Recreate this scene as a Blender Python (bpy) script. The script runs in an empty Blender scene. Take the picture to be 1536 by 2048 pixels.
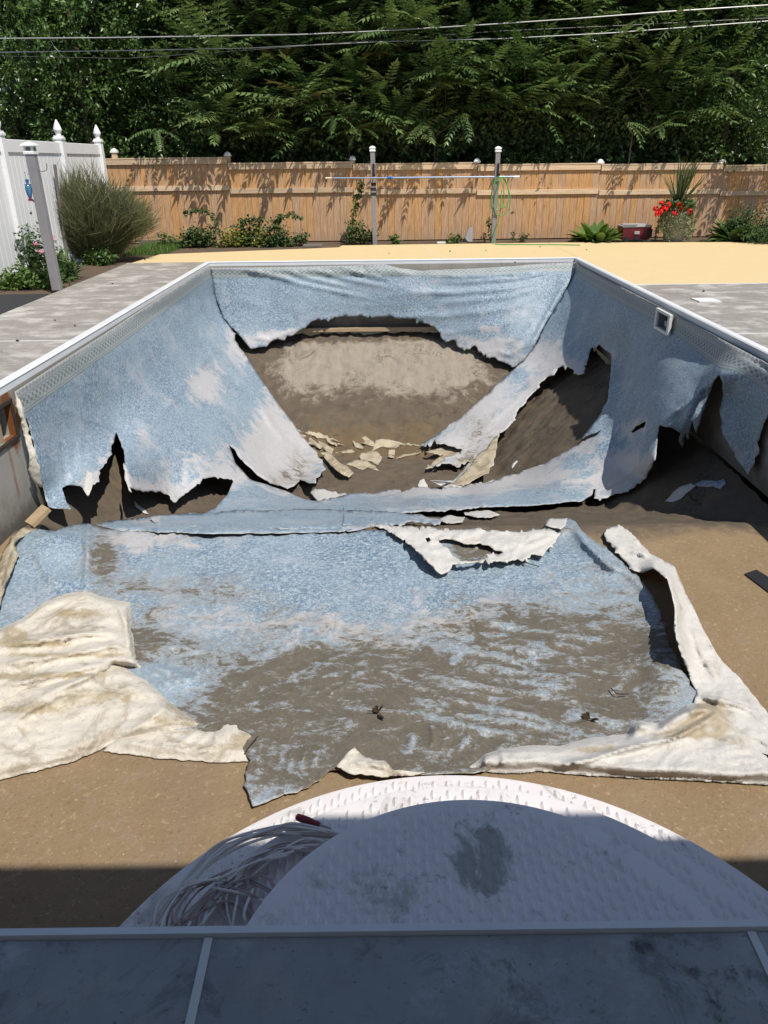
import bpy, math, random
import numpy as np
from mathutils import Vector, Matrix
from mathutils.geometry import delaunay_2d_cdt

random.seed(7)
RNG = np.random.default_rng(11)
scene = bpy.context.scene
COL = scene.collection

# ------------------------------------------------------------ camera, light, exposure
CAM_LOC = np.array([-0.1885, -1.1027, 1.5087])
PITCH, YAW, ROLL, FPX = 0.431718, 0.0, -0.012114, 1522.73
_F = np.array([math.sin(YAW)*math.cos(PITCH), math.cos(YAW)*math.cos(PITCH), -math.sin(PITCH)])
_R0 = np.array([math.cos(YAW), -math.sin(YAW), 0.0]); _U0 = np.cross(_R0, _F)
CR = _R0*math.cos(ROLL) + _U0*math.sin(ROLL)
CU = -_R0*math.sin(ROLL) + _U0*math.cos(ROLL)
cam_data = bpy.data.cameras.new('camera')
cam = bpy.data.objects.new('camera', cam_data); COL.objects.link(cam)
m = Matrix(((CR[0], CU[0], -_F[0], CAM_LOC[0]), (CR[1], CU[1], -_F[1], CAM_LOC[1]),
            (CR[2], CU[2], -_F[2], CAM_LOC[2]), (0, 0, 0, 1)))
cam.matrix_world = m
cam_data.sensor_fit = 'VERTICAL'; cam_data.sensor_height = 36.0; cam_data.sensor_width = 27.0
cam_data.lens = 36.0*FPX/2048.0
cam_data.clip_start = 0.05; cam_data.clip_end = 400
scene.camera = cam
scene.render.resolution_x = 768; scene.render.resolution_y = 1024

SUN = np.array([0.38, -0.50, 1.0]); SUN /= np.linalg.norm(SUN)
EL = math.asin(SUN[2]); AZ = math.atan2(SUN[0], SUN[1])
world = bpy.data.worlds.new('World'); scene.world = world; world.use_nodes = True
nt = world.node_tree; bg = nt.nodes['Background']
sky = nt.nodes.new('ShaderNodeTexSky'); sky.sky_type = 'NISHITA'; sky.sun_disc = False
sky.sun_elevation = EL; sky.sun_rotation = AZ
sky.air_density = 1.0; sky.dust_density = 0.6; sky.ozone_density = 1.5
nt.links.new(sky.outputs[0], bg.inputs[0]); bg.inputs[1].default_value = 0.098
sd = bpy.data.lights.new('sun', 'SUN'); sd.energy = 4.6; sd.angle = math.radians(0.53); sd.color = (1.0, 0.95, 0.87)
so = bpy.data.objects.new('sun', sd); COL.objects.link(so)
so.rotation_euler = Vector(SUN).to_track_quat('Z', 'Y').to_euler()
scene.view_settings.view_transform = 'Standard'; scene.view_settings.look = 'None'
scene.view_settings.exposure = 0.22; scene.view_settings.gamma = 1.0
scene.view_settings.use_curve_mapping = False

# ------------------------------------------------------------ helpers
def rays(px):
    px = np.asarray(px, float).reshape(-1, 2)
    return _F[None] + CR[None]*((px[:, :1]-768)/FPX) - CU[None]*((px[:, 1:]-1024)/FPX)
def at(x, y, X=None, Y=None, Z=None):
    """point of the place seen along a line of sight, on a plane of the survey"""
    d = rays([(x, y)])[0]
    if X is not None: t = (X-CAM_LOC[0])/d[0]
    elif Y is not None: t = (Y-CAM_LOC[1])/d[1]
    else: t = ((0 if Z is None else Z)-CAM_LOC[2])/d[2]
    return CAM_LOC + d*t

def _hash(i, j, s):
    n = (i*374761393 + j*668265263 + s*1442695041) & 0xffffffff
    n = ((n ^ (n >> 13))*1274126177) & 0xffffffff
    return ((n ^ (n >> 16)) & 0xffff)/65535.0
def vnoise(x, y, s=0):
    x = np.asarray(x, float); y = np.asarray(y, float)
    i = np.floor(x).astype(np.int64); j = np.floor(y).astype(np.int64)
    fx = x-i; fy = y-j; fx = fx*fx*(3-2*fx); fy = fy*fy*(3-2*fy)
    a = _hash(i, j, s); b = _hash(i+1, j, s); c = _hash(i, j+1, s); d = _hash(i+1, j+1, s)
    return (a*(1-fx)+b*fx)*(1-fy)+(c*(1-fx)+d*fx)*fy
def fbm(x, y, oct=4, s=0):
    r = 0; a = 0.5; t = 0
    for k in range(oct):
        r = r + a*vnoise(np.asarray(x)*2**k, np.asarray(y)*2**k, s+k*17); t += a; a *= .5
    return r/t

def tag(o, label=None, cat=None, group=None, kind=None):
    if label: o['label'] = label
    if cat: o['category'] = cat
    if group: o['group'] = group
    if kind: o['kind'] = kind
    return o
def thing(name, label, cat, loc=(0, 0, 0), rz=0, group=None, kind=None):
    o = bpy.data.objects.new(name, None); COL.objects.link(o); o.empty_display_size = .1
    o.location = tuple(float(v) for v in loc); o.rotation_euler = (0, 0, rz)
    return tag(o, label, cat, group, kind)
def link(name, me, mats, parent=None, world_space=False):
    o = bpy.data.objects.new(name, me); COL.objects.link(o)
    if mats is not None and len(me.materials) == 0:
        for mm in (mats if isinstance(mats, (list, tuple)) else [mats]): me.materials.append(mm)
    if parent is not None:
        o.parent = parent
        if world_space:
            bpy.context.view_layer.update()
            o.matrix_parent_inverse = parent.matrix_world.inverted()
    return o
def npmesh(name, V, Fc, smooth=True):
    me = bpy.data.meshes.new(name); V = np.ascontiguousarray(V, np.float32); Fc = np.ascontiguousarray(Fc, np.int32)
    k = Fc.shape[1]; me.vertices.add(len(V)); me.vertices.foreach_set('co', V.ravel())
    me.loops.add(Fc.size); me.loops.foreach_set('vertex_index', Fc.ravel())
    me.polygons.add(len(Fc)); me.polygons.foreach_set('loop_start', np.arange(0, Fc.size, k, dtype=np.int32))
    me.polygons.foreach_set('loop_total', np.full(len(Fc), k, np.int32))
    me.polygons.foreach_set('use_smooth', np.full(len(Fc), smooth, bool))
    me.update(calc_edges=True); return me
def fattr(me, name, vals):
    a = me.attributes.new(name, 'FLOAT', 'POINT'); a.data.foreach_set('value', np.ascontiguousarray(vals, np.float32))

class MB:
    """collects simple solids into one mesh"""
    def __init__(s): s.v = []; s.f = []
    def add(s, vs, fs):
        n = len(s.v); s.v += [tuple(float(c) for c in v) for v in vs]; s.f += [tuple(n+i for i in f) for f in fs]; return s
    def box(s, a, b, bev=0.0):
        x0, y0, z0 = a; x1, y1, z1 = b
        if x0 > x1: x0, x1 = x1, x0
        if y0 > y1: y0, y1 = y1, y0
        if z0 > z1: z0, z1 = z1, z0
        if bev <= 0:
            return s.add([(x0,y0,z0),(x1,y0,z0),(x1,y1,z0),(x0,y1,z0),(x0,y0,z1),(x1,y0,z1),(x1,y1,z1),(x0,y1,z1)],
                         [(0,3,2,1),(4,5,6,7),(0,1,5,4),(1,2,6,5),(2,3,7,6),(3,0,4,7)])
        vs = []; idx = {}
        C = [(x0,x1),(y0,y1),(z0,z1)]
        for cx in (0,1):
            for cy in (0,1):
                for cz in (0,1):
                    c = (cx,cy,cz)
                    for ax in range(3):
                        p = []
                        for k in range(3):
                            base = C[k][c[k]]
                            p.append(base if k == ax else base+(bev if c[k] == 0 else -bev))
                        idx[(c,ax)] = len(vs); vs.append(tuple(p))
        fs = []
        for ax in range(3):
            o1, o2 = [k for k in range(3) if k != ax]
            for sd_ in (0,1):
                q = []
                for (i,j) in ((0,0),(1,0),(1,1),(0,1)):
                    c = [0,0,0]; c[ax] = sd_; c[o1] = i; c[o2] = j; q.append(idx[(tuple(c),ax)])
                fs.append(tuple(q))
        for ax in range(3):
            o1, o2 = [k for k in range(3) if k != ax]
            for i in (0,1):
                for j in (0,1):
                    c0 = [0,0,0]; c0[o1] = i; c0[o2] = j; c1 = list(c0); c1[ax] = 1
                    fs.append((idx[(tuple(c0),o1)], idx[(tuple(c1),o1)], idx[(tuple(c1),o2)], idx[(tuple(c0),o2)]))
        for cx in (0,1):
            for cy in (0,1):
                for cz in (0,1):
                    c = (cx,cy,cz); fs.append((idx[(c,0)],idx[(c,1)],idx[(c,2)]))
        return s.add(vs, fs)
    def tube(s, pts, r, n=8, caps=True):
        pts = [Vector([float(c) for c in p]) for p in pts]; k = len(pts)
        rs = r if isinstance(r, (list, tuple)) else [r]*k
        vs = []; up = None
        for i, p in enumerate(pts):
            t = (pts[min(i+1,k-1)]-pts[max(i-1,0)]).normalized()
            if up is None: up = Vector((0,0,1)) if abs(t.z) < .9 else Vector((1,0,0))
            a = t.cross(up).normalized(); b = a.cross(t).normalized(); up = b
            for j in range(n):
                th = 2*math.pi*j/n; vs.append(p+a*math.cos(th)*rs[i]+b*math.sin(th)*rs[i])
        fs = [(i*n+j, i*n+(j+1)%n, (i+1)*n+(j+1)%n, (i+1)*n+j) for i in range(k-1) for j in range(n)]
        if caps: fs += [tuple(range(n))[::-1], tuple((k-1)*n+j for j in range(n))]
        return s.add(vs, fs)
    def lathe(s, c, prof, n=16, sq=False):
        vs = []; m_ = 4 if sq else n
        for (r, z) in prof:
            for j in range(m_):
                th = 2*math.pi*(j+(.5 if sq else 0))/m_; q = r*(math.sqrt(2) if sq else 1)
                vs.append((c[0]+q*math.cos(th), c[1]+q*math.sin(th), c[2]+z))
        k = len(prof)
        fs = [(i*m_+j, i*m_+(j+1)%m_, (i+1)*m_+(j+1)%m_, (i+1)*m_+j) for i in range(k-1) for j in range(m_)]
        fs += [tuple(range(m_))[::-1], tuple((k-1)*m_+j for j in range(m_))]
        return s.add(vs, fs)
    def mesh(s, name, smooth=False):
        me = bpy.data.meshes.new(name); me.from_pydata(s.v, [], s.f); me.update()
        bm_fix(me)
        if smooth:
            me.polygons.foreach_set('use_smooth', [True]*len(me.polygons))
            try: me.set_sharp_from_angle(angle=math.radians(40))
            except Exception: pass
        return me
    def build(s, name, mat, parent=None, smooth=False): return link(name, s.mesh(name, smooth), mat, parent)
def bm_fix(me):
    import bmesh
    b = bmesh.new(); b.from_mesh(me); bmesh.ops.recalc_face_normals(b, faces=b.faces); b.to_mesh(me); b.free()

# ------------------------------------------------------------ materials
class NG:
    def __init__(s, name, rough=.8, spec=.3):
        s.m = bpy.data.materials.new(name); s.m.use_nodes = True; s.t = s.m.node_tree
        s.b = s.t.nodes['Principled BSDF']; s.b.inputs['Roughness'].default_value = rough
        s.b.inputs['Specular IOR Level'].default_value = spec
        s.tc = s.t.nodes.new('ShaderNodeTexCoord').outputs['Object']
    def n(s, t): return s.t.nodes.new(t)
    def L(s, a, b): s.t.links.new(a, b)
    def set(s, inp, v):
        if isinstance(v, (int, float)): inp.default_value = v
        elif isinstance(v, (tuple, list)): inp.default_value = tuple(v)+((1,) if len(v) == 3 and len(inp.default_value) == 4 else ())
        else: s.L(v, inp)
    def vec(s, scale=(1,1,1), rot=(0,0,0), src=None):
        m_ = s.n('ShaderNodeMapping'); s.L(src or s.tc, m_.inputs[0]); m_.inputs['Scale'].default_value = scale
        m_.inputs['Rotation'].default_value = rot; return m_.outputs[0]
    def noise(s, sc, det=4, rough=.55, vec=None, dist=0):
        k = s.n('ShaderNodeTexNoise'); s.L(vec or s.tc, k.inputs['Vector']); k.inputs['Scale'].default_value = sc
        k.inputs['Detail'].default_value = det; k.inputs['Roughness'].default_value = rough; k.inputs['Distortion'].default_value = dist
        return k.outputs['Fac']
    def ridged(s, sc, vec=None, det=4, dist=0):
        k = s.n('ShaderNodeTexNoise'); k.noise_type = 'RIDGED_MULTIFRACTAL'; s.L(vec or s.tc, k.inputs['Vector']); k.inputs['Scale'].default_value = sc
        k.inputs['Detail'].default_value = det; k.inputs['Distortion'].default_value = dist; return k.outputs['Fac']
    def voro(s, sc, vec=None, feat='F1', out='Distance'):
        k = s.n('ShaderNodeTexVoronoi'); s.L(vec or s.tc, k.inputs['Vector']); k.inputs['Scale'].default_value = sc; k.feature = feat
        return k.outputs[out]
    def ramp(s, f, stops):
        k = s.n('ShaderNodeValToRGB'); s.L(f, k.inputs[0]); e = k.color_ramp.elements
        while len(e) < len(stops): e.new(.5)
        for q, (p, c) in zip(e, stops):
            q.position = p; q.color = (c, c, c, 1) if isinstance(c, (int, float)) else tuple(c)+(1,)
        return k.outputs[0]
    def mix(s, f, a, b, mode='MIX'):
        k = s.n('ShaderNodeMix'); k.data_type = 'RGBA'; k.blend_type = mode
        s.set(k.inputs[0], f); s.set(k.inputs[6], a); s.set(k.inputs[7], b); return k.outputs[2]
    def math(s, op, a, b=0.0, c=None, clamp=False):
        k = s.n('ShaderNodeMath'); k.operation = op; k.use_clamp = clamp; s.set(k.inputs[0], a); s.set(k.inputs[1], b)
        if c is not None: s.set(k.inputs[2], c)
        return k.outputs[0]
    def attr(s, name):
        k = s.n('ShaderNodeAttribute'); k.attribute_name = name; return k.outputs['Fac']
    def sep(s, src=None):
        k = s.n('ShaderNodeSeparateXYZ'); s.L(src or s.tc, k.inputs[0]); return k.outputs
    def rnd(s):
        k = s.n('ShaderNodeObjectInfo'); return k.outputs['Random']
    def bump(s, h, st=.3, d=.01):
        k = s.n('ShaderNodeBump'); s.L(h, k.inputs['Height']); k.inputs['Strength'].default_value = st; k.inputs['Distance'].default_value = d
        s.L(k.outputs[0], s.b.inputs['Normal'])
    def col(s, c): s.set(s.b.inputs['Base Color'], c); return s
    def gt(s, v, lo, hi):
        k = s.n('ShaderNodeMapRange'); k.interpolation_type = 'SMOOTHSTEP'; s.set(k.inputs[0], v)
        k.inputs[1].default_value = lo; k.inputs[2].default_value = hi; return k.outputs[0]
    def hsv(s, c, h=.5, sat=1, v=1):
        k = s.n('ShaderNodeHueSaturation'); s.set(k.inputs['Hue'], h); s.set(k.inputs['Saturation'], sat); s.set(k.inputs['Value'], v); s.set(k.inputs['Color'], c)
        return k.outputs[0]
def plain(name, c, rough=.6, spec=.3, var=.12, sc=6, metal=0, bump=0):
    g = NG(name, rough, spec); nz = g.noise(sc, 5)
    g.col(g.mix(nz, tuple(v*(1-var) for v in c), tuple(min(1, v*(1+var)) for v in c)))
    g.b.inputs['Metallic'].default_value = metal
    if bump: g.bump(g.noise(sc*8, 4), bump, .005)
    return g.m

def mat_liner(name, mudcol=(.066, .052, .033)):
    g = NG(name, .55, .35)
    v = g.attr('v'); mud = g.attr('mud'); fade = g.attr('fade'); u = g.attr('u')
    s1 = g.noise(42, 4, .75); s2 = g.noise(120, 3, .7)
    sp = g.math('MULTIPLY_ADD', s2, .45, g.math('MULTIPLY', s1, .55))
    base = g.ramp(sp, [(.36, (.035, .085, .15)), (.46, (.105, .175, .26)), (.53, (.225, .315, .395)), (.62, (.50, .56, .59))])
    big = g.noise(1.6, 6, .65)
    base = g.mix(g.gt(big, .35, .7), base, g.mix(.6, base, (.27, .35, .42)))
    base = g.mix(g.math('MULTIPLY', g.gt(g.noise(2.7, 8, .7, dist=.4), .5, .68), .5), base, (.40, .41, .46))
    # worn, bleached skin
    fn = g.noise(5.5, 9, .72, dist=.6)
    ff = g.math('ADD', fade, g.math('MULTIPLY', g.math('SUBTRACT', fn, .5), 2.3))
    fcol = g.mix(g.noise(30, 4, .7), (.36, .345, .345), (.58, .55, .54))
    base = g.mix(g.math('MULTIPLY', g.gt(ff, .36, .80), .86), base, fcol)
    # printed border band: attribute v is metres below the bead, u metres along the wall
    w = g.math('SINE', g.math('MULTIPLY', u, 78.0)); w2 = g.math('SINE', g.math('MULTIPLY', v, 110.0))
    pat = g.gt(g.math('MULTIPLY', w, w2), -.15, .35)
    inb = g.math('MULTIPLY', g.gt(v, .072, .078), g.math('SUBTRACT', 1.0, g.gt(v, .148, .153)))
    bandc = g.mix(g.noise(60, 3), (.24, .26, .26), (.37, .38, .37))
    bandc = g.mix(g.math('MULTIPLY', g.math('MULTIPLY', pat, inb), .8), bandc, (.10, .15, .155))
    strp = g.math('MULTIPLY', g.gt(g.math('SINE', g.math('ADD', g.math('MULTIPLY', u, 95.0), g.math('MULTIPLY', v, 60.0))), .0, .7), g.math('SUBTRACT', 1.0, g.gt(v, .04, .056)))
    bandc = g.mix(g.math('MULTIPLY', strp, .55), bandc, (.15, .17, .18))
    for (a, b) in ((.062, .068), (.166, .172), (.186, .197)):
        ln = g.math('MULTIPLY', g.gt(v, a-.002, a), g.math('SUBTRACT', 1.0, g.gt(v, b, b+.002)))
        bandc = g.mix(g.math('MULTIPLY', ln, .8), bandc, (.14, .21, .22))
    base = g.hsv(base, .497, .84, .95)
    base = g.mix(g.math('SUBTRACT', 1.0, g.gt(v, .194, .20)), base, bandc)
    # dirt
    vs = g.vec((1, 1.6, 1), (0, 0, .5))
    mn = g.noise(4.2, 10, .74, vs, .9)
    mf = g.noise(17, 8, .78, g.vec((1, 1.8, 1), (0, 0, -.35)), .4)
    mm = g.math('ADD', mud, g.math('ADD', g.math('MULTIPLY', g.math('SUBTRACT', mn, .5), 3.0), g.math('MULTIPLY', g.math('SUBTRACT', mf, .5), 2.1)))
    dust = g.math('MULTIPLY', g.gt(mm, -.5, .5), .55)
    base = g.mix(dust, base, (.25, .225, .19))
    mk = g.gt(mm, .22, .62)
    mc = g.mix(g.noise(9, 8, .7), mudcol, tuple(c*1.8 for c in mudcol))
    base = g.mix(g.math('MULTIPLY', g.math('MULTIPLY', mk, g.math('MULTIPLY_ADD', g.noise(70, 4, .7), .55, .62), clamp=True), .97), base, mc)
    g.col(base)
    g.L(g.math('MULTIPLY_ADD', mk, .35, .5), g.b.inputs['Roughness'])
    cr = g.ridged(3.2, g.vec((1, .45, 1.3), (.3, .2, .7)), 5, .5)
    g.bump(g.math('ADD', g.math('ADD', g.math('MULTIPLY', s1, .25), g.noise(14, 6, .6)), g.math('MULTIPLY', cr, .55)), .42, .013)
    return g.m
def mat_felt(name, a=(.48, .44, .37), b=(.70, .67, .61), dirt=(.30, .22, .12), lo=.52):
    g = NG(name, .8, .2)
    base = g.mix(g.noise(7, 7, .65), a, b)
    d = g.gt(g.noise(3.1, 9, .75, dist=1.4), lo, lo+.14)
    base = g.mix(g.math('MULTIPLY', d, .55), base, dirt)
    base = g.mix(g.math('MULTIPLY', g.gt(g.math('ADD', g.attr('mud'), g.math('MULTIPLY', g.math('SUBTRACT', g.noise(16, 8, .75), .5), 1.6)), .22, .75), .75), base, g.mix(g.noise(30, 6, .7), (.17, .115, .045), (.42, .34, .2)))
    sp = g.gt(g.noise(70, 3, .7), .66, .72)
    base = g.mix(g.math('MULTIPLY', sp, .5), base, (.12, .09, .05))
    cr = g.ridged(4.0, g.vec((.7, 2.0, 1), (0, 0, .25)), 5, .9); cr2 = g.ridged(11, None, 3, .6)
    base = g.mix(g.math('MULTIPLY', g.gt(g.noise(45, 5, .75), .52, .7), .3), base, dirt)
    g.col(base); g.bump(g.math('ADD', g.math('MULTIPLY', cr, .9), g.math('ADD', g.math('MULTIPLY', cr2, .25), g.noise(22, 7, .7))), .55, .016); return g.m

M = {}
M['liner'] = mat_liner('liner_vinyl')
M['felt'] = mat_felt('liner_back', (.43, .385, .31), (.66, .63, .575), (.20, .15, .08), .50)
M['felt_clean'] = mat_felt('liner_back_pale', (.42, .405, .375), (.60, .585, .56), (.28, .235, .16), .54)
M['felt_shade'] = mat_felt('liner_underside_shade', (.09, .08, .065), (.15, .135, .11), (.06, .05, .03), .5)  # pale backing coloured dark so shade under the hanging liner reads black
M['felt_cream'] = mat_felt('liner_scrap_cream', (.28, .235, .165), (.52, .455, .335), (.14, .10, .055), .47)

g = NG('terrain_mat', .92, .15)   # shallow floor, sand slopes and hopper in one
sx = g.sep()
dirt = g.attr('dirt'); bk = g.attr('back')
sh = g.mix(g.noise(2.3, 8, .65), (.175, .120, .065), (.305, .22, .135))
sh = g.mix(g.math('MULTIPLY', g.gt(g.noise(38, 4, .7), .57, .68), .6), sh, (.40, .30, .18))
sh = g.mix(g.math('MULTIPLY', g.gt(g.noise(60, 5, .75), .56, .66), .5), sh, (.11, .075, .04))
sh = g.mix(g.math('MULTIPLY', g.gt(g.noise(3.6, 10, .78, dist=1.2), .52, .62), .4), sh, (.26, .205, .15))
sh = g.mix(g.math('MULTIPLY', g.gt(g.noise(1.1, 5, .6), .5, .7), .35), sh, (.15, .12, .085))
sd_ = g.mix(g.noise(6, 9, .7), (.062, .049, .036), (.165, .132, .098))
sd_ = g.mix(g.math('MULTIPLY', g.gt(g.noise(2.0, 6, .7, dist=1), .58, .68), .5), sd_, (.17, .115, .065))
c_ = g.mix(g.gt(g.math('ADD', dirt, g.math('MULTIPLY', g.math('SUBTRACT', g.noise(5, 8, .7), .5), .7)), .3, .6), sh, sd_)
cc = g.mix(g.math('MULTIPLY_ADD', g.noise(4, 9, .75, g.vec((2.6, .45, .45))), .6, g.math('MULTIPLY', g.noise(9, 9, .75), .4)), (.13, .105, .075), (.46, .41, .335))
ck = g.n('ShaderNodeTexVoronoi'); ck.feature = 'DISTANCE_TO_EDGE'; ck.inputs['Scale'].default_value = 2.2
wv = g.n('ShaderNodeVectorMath'); wv.operation = 'ADD'; g.L(g.tc, wv.inputs[0]); cb_ = g.n('ShaderNodeCombineXYZ'); nz_ = g.noise(6, 6, .7); g.L(nz_, cb_.inputs[0]); g.L(g.noise(5, 6, .7), cb_.inputs[1]); g.L(cb_.outputs[0], wv.inputs[1]); g.L(wv.outputs[0], ck.inputs['Vector'])
crk = g.math('MULTIPLY', g.math('SUBTRACT', 1.0, g.gt(ck.outputs['Distance'], .004, .03)), g.math('MULTIPLY', g.gt(g.noise(1.3, 3), .45, .6), g.gt(dirt, .3, .8)))
c_ = g.mix(g.math('MULTIPLY', g.gt(g.math('ADD', bk, g.math('MULTIPLY', g.math('SUBTRACT', g.noise(3.0, 10, .75, dist=.7), .5), 2.2)), .45, .85), .85), c_, cc)
wet = g.attr('wet')
c_ = g.mix(g.math('MULTIPLY', crk, .75), c_, (.03, .024, .018))
c_ = g.mix(g.gt(g.math('ADD', wet, g.math('MULTIPLY', g.math('SUBTRACT', g.noise(5, 7, .7), .5), .9)), .4, .65), c_, g.mix(g.noise(3, 6), (.085, .06, .035), (.195, .14, .08)))
chip = g.math('MULTIPLY', g.math('MULTIPLY', g.gt(g.noise(95, 2, .5), .72, .75), g.gt(g.math('SUBTRACT', 1.75, sx[1]), 0, .5)), 1)
c_ = g.mix(g.math('MULTIPLY', chip, .7), c_, (.62, .58, .48))
g.col(c_); g.bump(g.math('ADD', g.noise(30, 8, .7), g.math('MULTIPLY', g.math('MULTIPLY', g.noise(7, 9, .75), dirt), 3)), .5, .02)
M['terrain'] = g.m

def mat_deck(name, tone=1.0, yellow=False, cb=1.0):
    g = NG(name, .75, .3)
    if yellow:
        base = g.mix(g.noise(3, 6), (.60, .455, .245), (.645, .50, .275))
        base = g.mix(g.math('MULTIPLY', g.gt(g.noise(60, 4, .7), .66, .74), .25), base, (.45, .34, .16))
        g.col(base); g.bump(g.noise(40, 5), .1, .004); return g.m
    vs = g.vec((.9, 1.1, 1), (0, 0, .12))
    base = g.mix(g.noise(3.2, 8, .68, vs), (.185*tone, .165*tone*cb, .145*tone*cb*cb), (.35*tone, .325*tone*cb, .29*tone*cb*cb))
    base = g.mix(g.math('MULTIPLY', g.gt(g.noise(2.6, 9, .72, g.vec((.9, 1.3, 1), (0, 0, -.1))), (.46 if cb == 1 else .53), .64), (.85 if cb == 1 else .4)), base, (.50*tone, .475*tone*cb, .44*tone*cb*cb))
    base = g.mix(g.math('MULTIPLY', g.gt(g.noise(11, 9, .8), .50, .66), .35), base, (.17*tone, .155*tone, .135*tone))
    base = g.mix(g.math('MULTIPLY', g.gt(g.noise(1.5, 7, .7), .57, .68), .5), base, (.17*tone, .15*tone, .125*tone))
    base = g.mix(g.math('MULTIPLY', g.gt(g.noise(2.4, 9, .8, g.vec((1, 1, 1), (0, 0, 1.1)), 1.2), .62, .66), .75), base, (.075*tone, .075*tone, .07*tone))
    base = g.mix(g.math('MULTIPLY', g.gt(g.noise(26, 4, .6), .70, .74), .55), base, (.06, .06, .055))
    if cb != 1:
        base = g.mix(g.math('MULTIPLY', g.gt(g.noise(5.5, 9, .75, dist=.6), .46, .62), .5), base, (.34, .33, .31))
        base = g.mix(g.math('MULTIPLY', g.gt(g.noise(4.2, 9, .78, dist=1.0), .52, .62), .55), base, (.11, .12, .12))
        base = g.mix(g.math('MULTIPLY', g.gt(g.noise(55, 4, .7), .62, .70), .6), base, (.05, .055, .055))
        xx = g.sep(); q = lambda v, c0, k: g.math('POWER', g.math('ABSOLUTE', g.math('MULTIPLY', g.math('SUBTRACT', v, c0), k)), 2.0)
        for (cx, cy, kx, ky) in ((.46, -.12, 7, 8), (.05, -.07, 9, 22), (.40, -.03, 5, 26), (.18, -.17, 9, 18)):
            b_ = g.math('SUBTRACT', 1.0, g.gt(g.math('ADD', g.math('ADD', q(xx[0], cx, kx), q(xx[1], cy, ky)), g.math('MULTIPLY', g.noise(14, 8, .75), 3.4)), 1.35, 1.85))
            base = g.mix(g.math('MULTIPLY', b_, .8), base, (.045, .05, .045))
    g.col(base); g.bump(g.noise(35, 8, .7), .35, .006)
    g.L(g.math('MULTIPLY_ADD', g.noise(3, 6), .35, .5), g.b.inputs['Roughness'])
    return g.m
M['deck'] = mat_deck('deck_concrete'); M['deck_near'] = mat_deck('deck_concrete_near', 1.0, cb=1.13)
M['yellow'] = mat_deck('deck_yellow_coating', 1, True)
M['white'] = plain('white_vinyl', (.74, .74, .74), .4, .4, .05)
M['coping'] = plain('white_coping', (.66, .67, .68), .42, .4, .12, 3)
M['joint'] = plain('joint_strip_white', (.60, .60, .58), .7, .3, .15, 9)
M['grey_post'] = plain('grey_composite', (.235, .225, .23), .7, .25, .15, 9)
M['dark'] = plain('dark_plastic', (.02, .02, .022), .5, .4)
M['wood'] = plain('raw_wood', (.36, .27, .17), .85, .1, .35, 14, 0, .3)
M['greywood'] = plain('weathered_wood', (.16, .14, .12), .85, .1, .3, 14, 0, .3)
M['trunk'] = plain('bark', (.11, .085, .06), .9, .1, .35, 12, 0, .5)
M['stem'] = plain('plant_stem', (.09, .10, .04), .8, .2, .3, 12)

g = NG('cedar', .72, .2)
rn = g.rnd(); vs = g.n('ShaderNodeVectorMath'); vs.operation = 'ADD'; g.L(g.tc, vs.inputs[0])
cmb = g.n('ShaderNodeCombineXYZ'); g.L(g.math('MULTIPLY', rn, 30.0), cmb.inputs[0]); g.L(g.math('MULTIPLY', rn, 7.0), cmb.inputs[2]); g.L(cmb.outputs[0], vs.inputs[1])
gr = g.noise(7, 7, .6, g.vec((9, 9, .55), (0, 0, 0), vs.outputs[0]), .4)
base = g.mix(g.gt(gr, .3, .7), (.34, .185, .088), (.55, .34, .18))
base = g.hsv(base, .5, g.math('MULTIPLY_ADD', rn, .25, .86), g.math('MULTIPLY_ADD', rn, .15, 1.0))
kn = g.voro(5.5, g.vec((1.6, 1.6, .55), (0, 0, 0), vs.outputs[0]))
base = g.mix(g.math('SUBTRACT', 1.0, g.gt(kn, .03, .075)), base, (.62, .46, .28))
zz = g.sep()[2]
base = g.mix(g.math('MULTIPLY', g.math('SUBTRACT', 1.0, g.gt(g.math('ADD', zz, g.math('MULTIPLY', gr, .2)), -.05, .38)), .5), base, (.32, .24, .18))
g.col(base); g.bump(gr, .25, .004); M['cedar'] = g.m
g = NG('cedar_rail', .72, .2)
rn = g.rnd(); gr = g.noise(6, 7, .6, g.vec((.8, 10, 12)), .5)
base = g.mix(g.gt(gr, .3, .7), (.50, .35, .22), (.66, .50, .34))
base = g.hsv(base, .5, 1, g.math('MULTIPLY_ADD', rn, .25, .85))
kn = g.voro(3.5, g.vec((.8, 2, 2)))
base = g.mix(g.math('SUBTRACT', 1.0, g.gt(kn, .02, .05)), base, (.22, .12, .06))
g.col(base); g.bump(gr, .25, .004); M['rail'] = g.m

g = NG('pool_wall_mat', .7, .3)      # bare pool wall panel, water-stained, rust round the niche
xyz = g.sep()
base = g.mix(g.noise(3.5, 9, .7, g.vec((1, 1, .35))), (.20, .185, .16), (.40, .375, .33))
low = g.gt(g.math('ADD', g.math('MULTIPLY', xyz[2], -1), g.math('MULTIPLY', g.noise(6, 8, .7), .5)), .95, 1.35)
base = g.mix(g.math('MULTIPLY', low, .8), base, (.06, .052, .042))
dy = g.math('ABSOLUTE', g.math('SUBTRACT', xyz[1], 4.52)); 
rad = g.math('ADD', g.math('MULTIPLY', dy, 2.6), g.math('MULTIPLY', g.math('ABSOLUTE', g.math('ADD', xyz[2], .26)), 2.0))
rr = g.math('SUBTRACT', g.math('ADD', g.noise(7, 9, .75), .35), rad)
run = g.math('MULTIPLY', g.math('SUBTRACT', 1.0, g.gt(g.math('ABSOLUTE', g.math('ADD', g.math('SUBTRACT', xyz[1], 4.42), g.math('MULTIPLY', g.noise(3, 3), .05))), .008, .03)), g.gt(g.noise(5, 4), .35, .5))
onl = g.math('LESS_THAN', xyz[0], 0)
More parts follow.
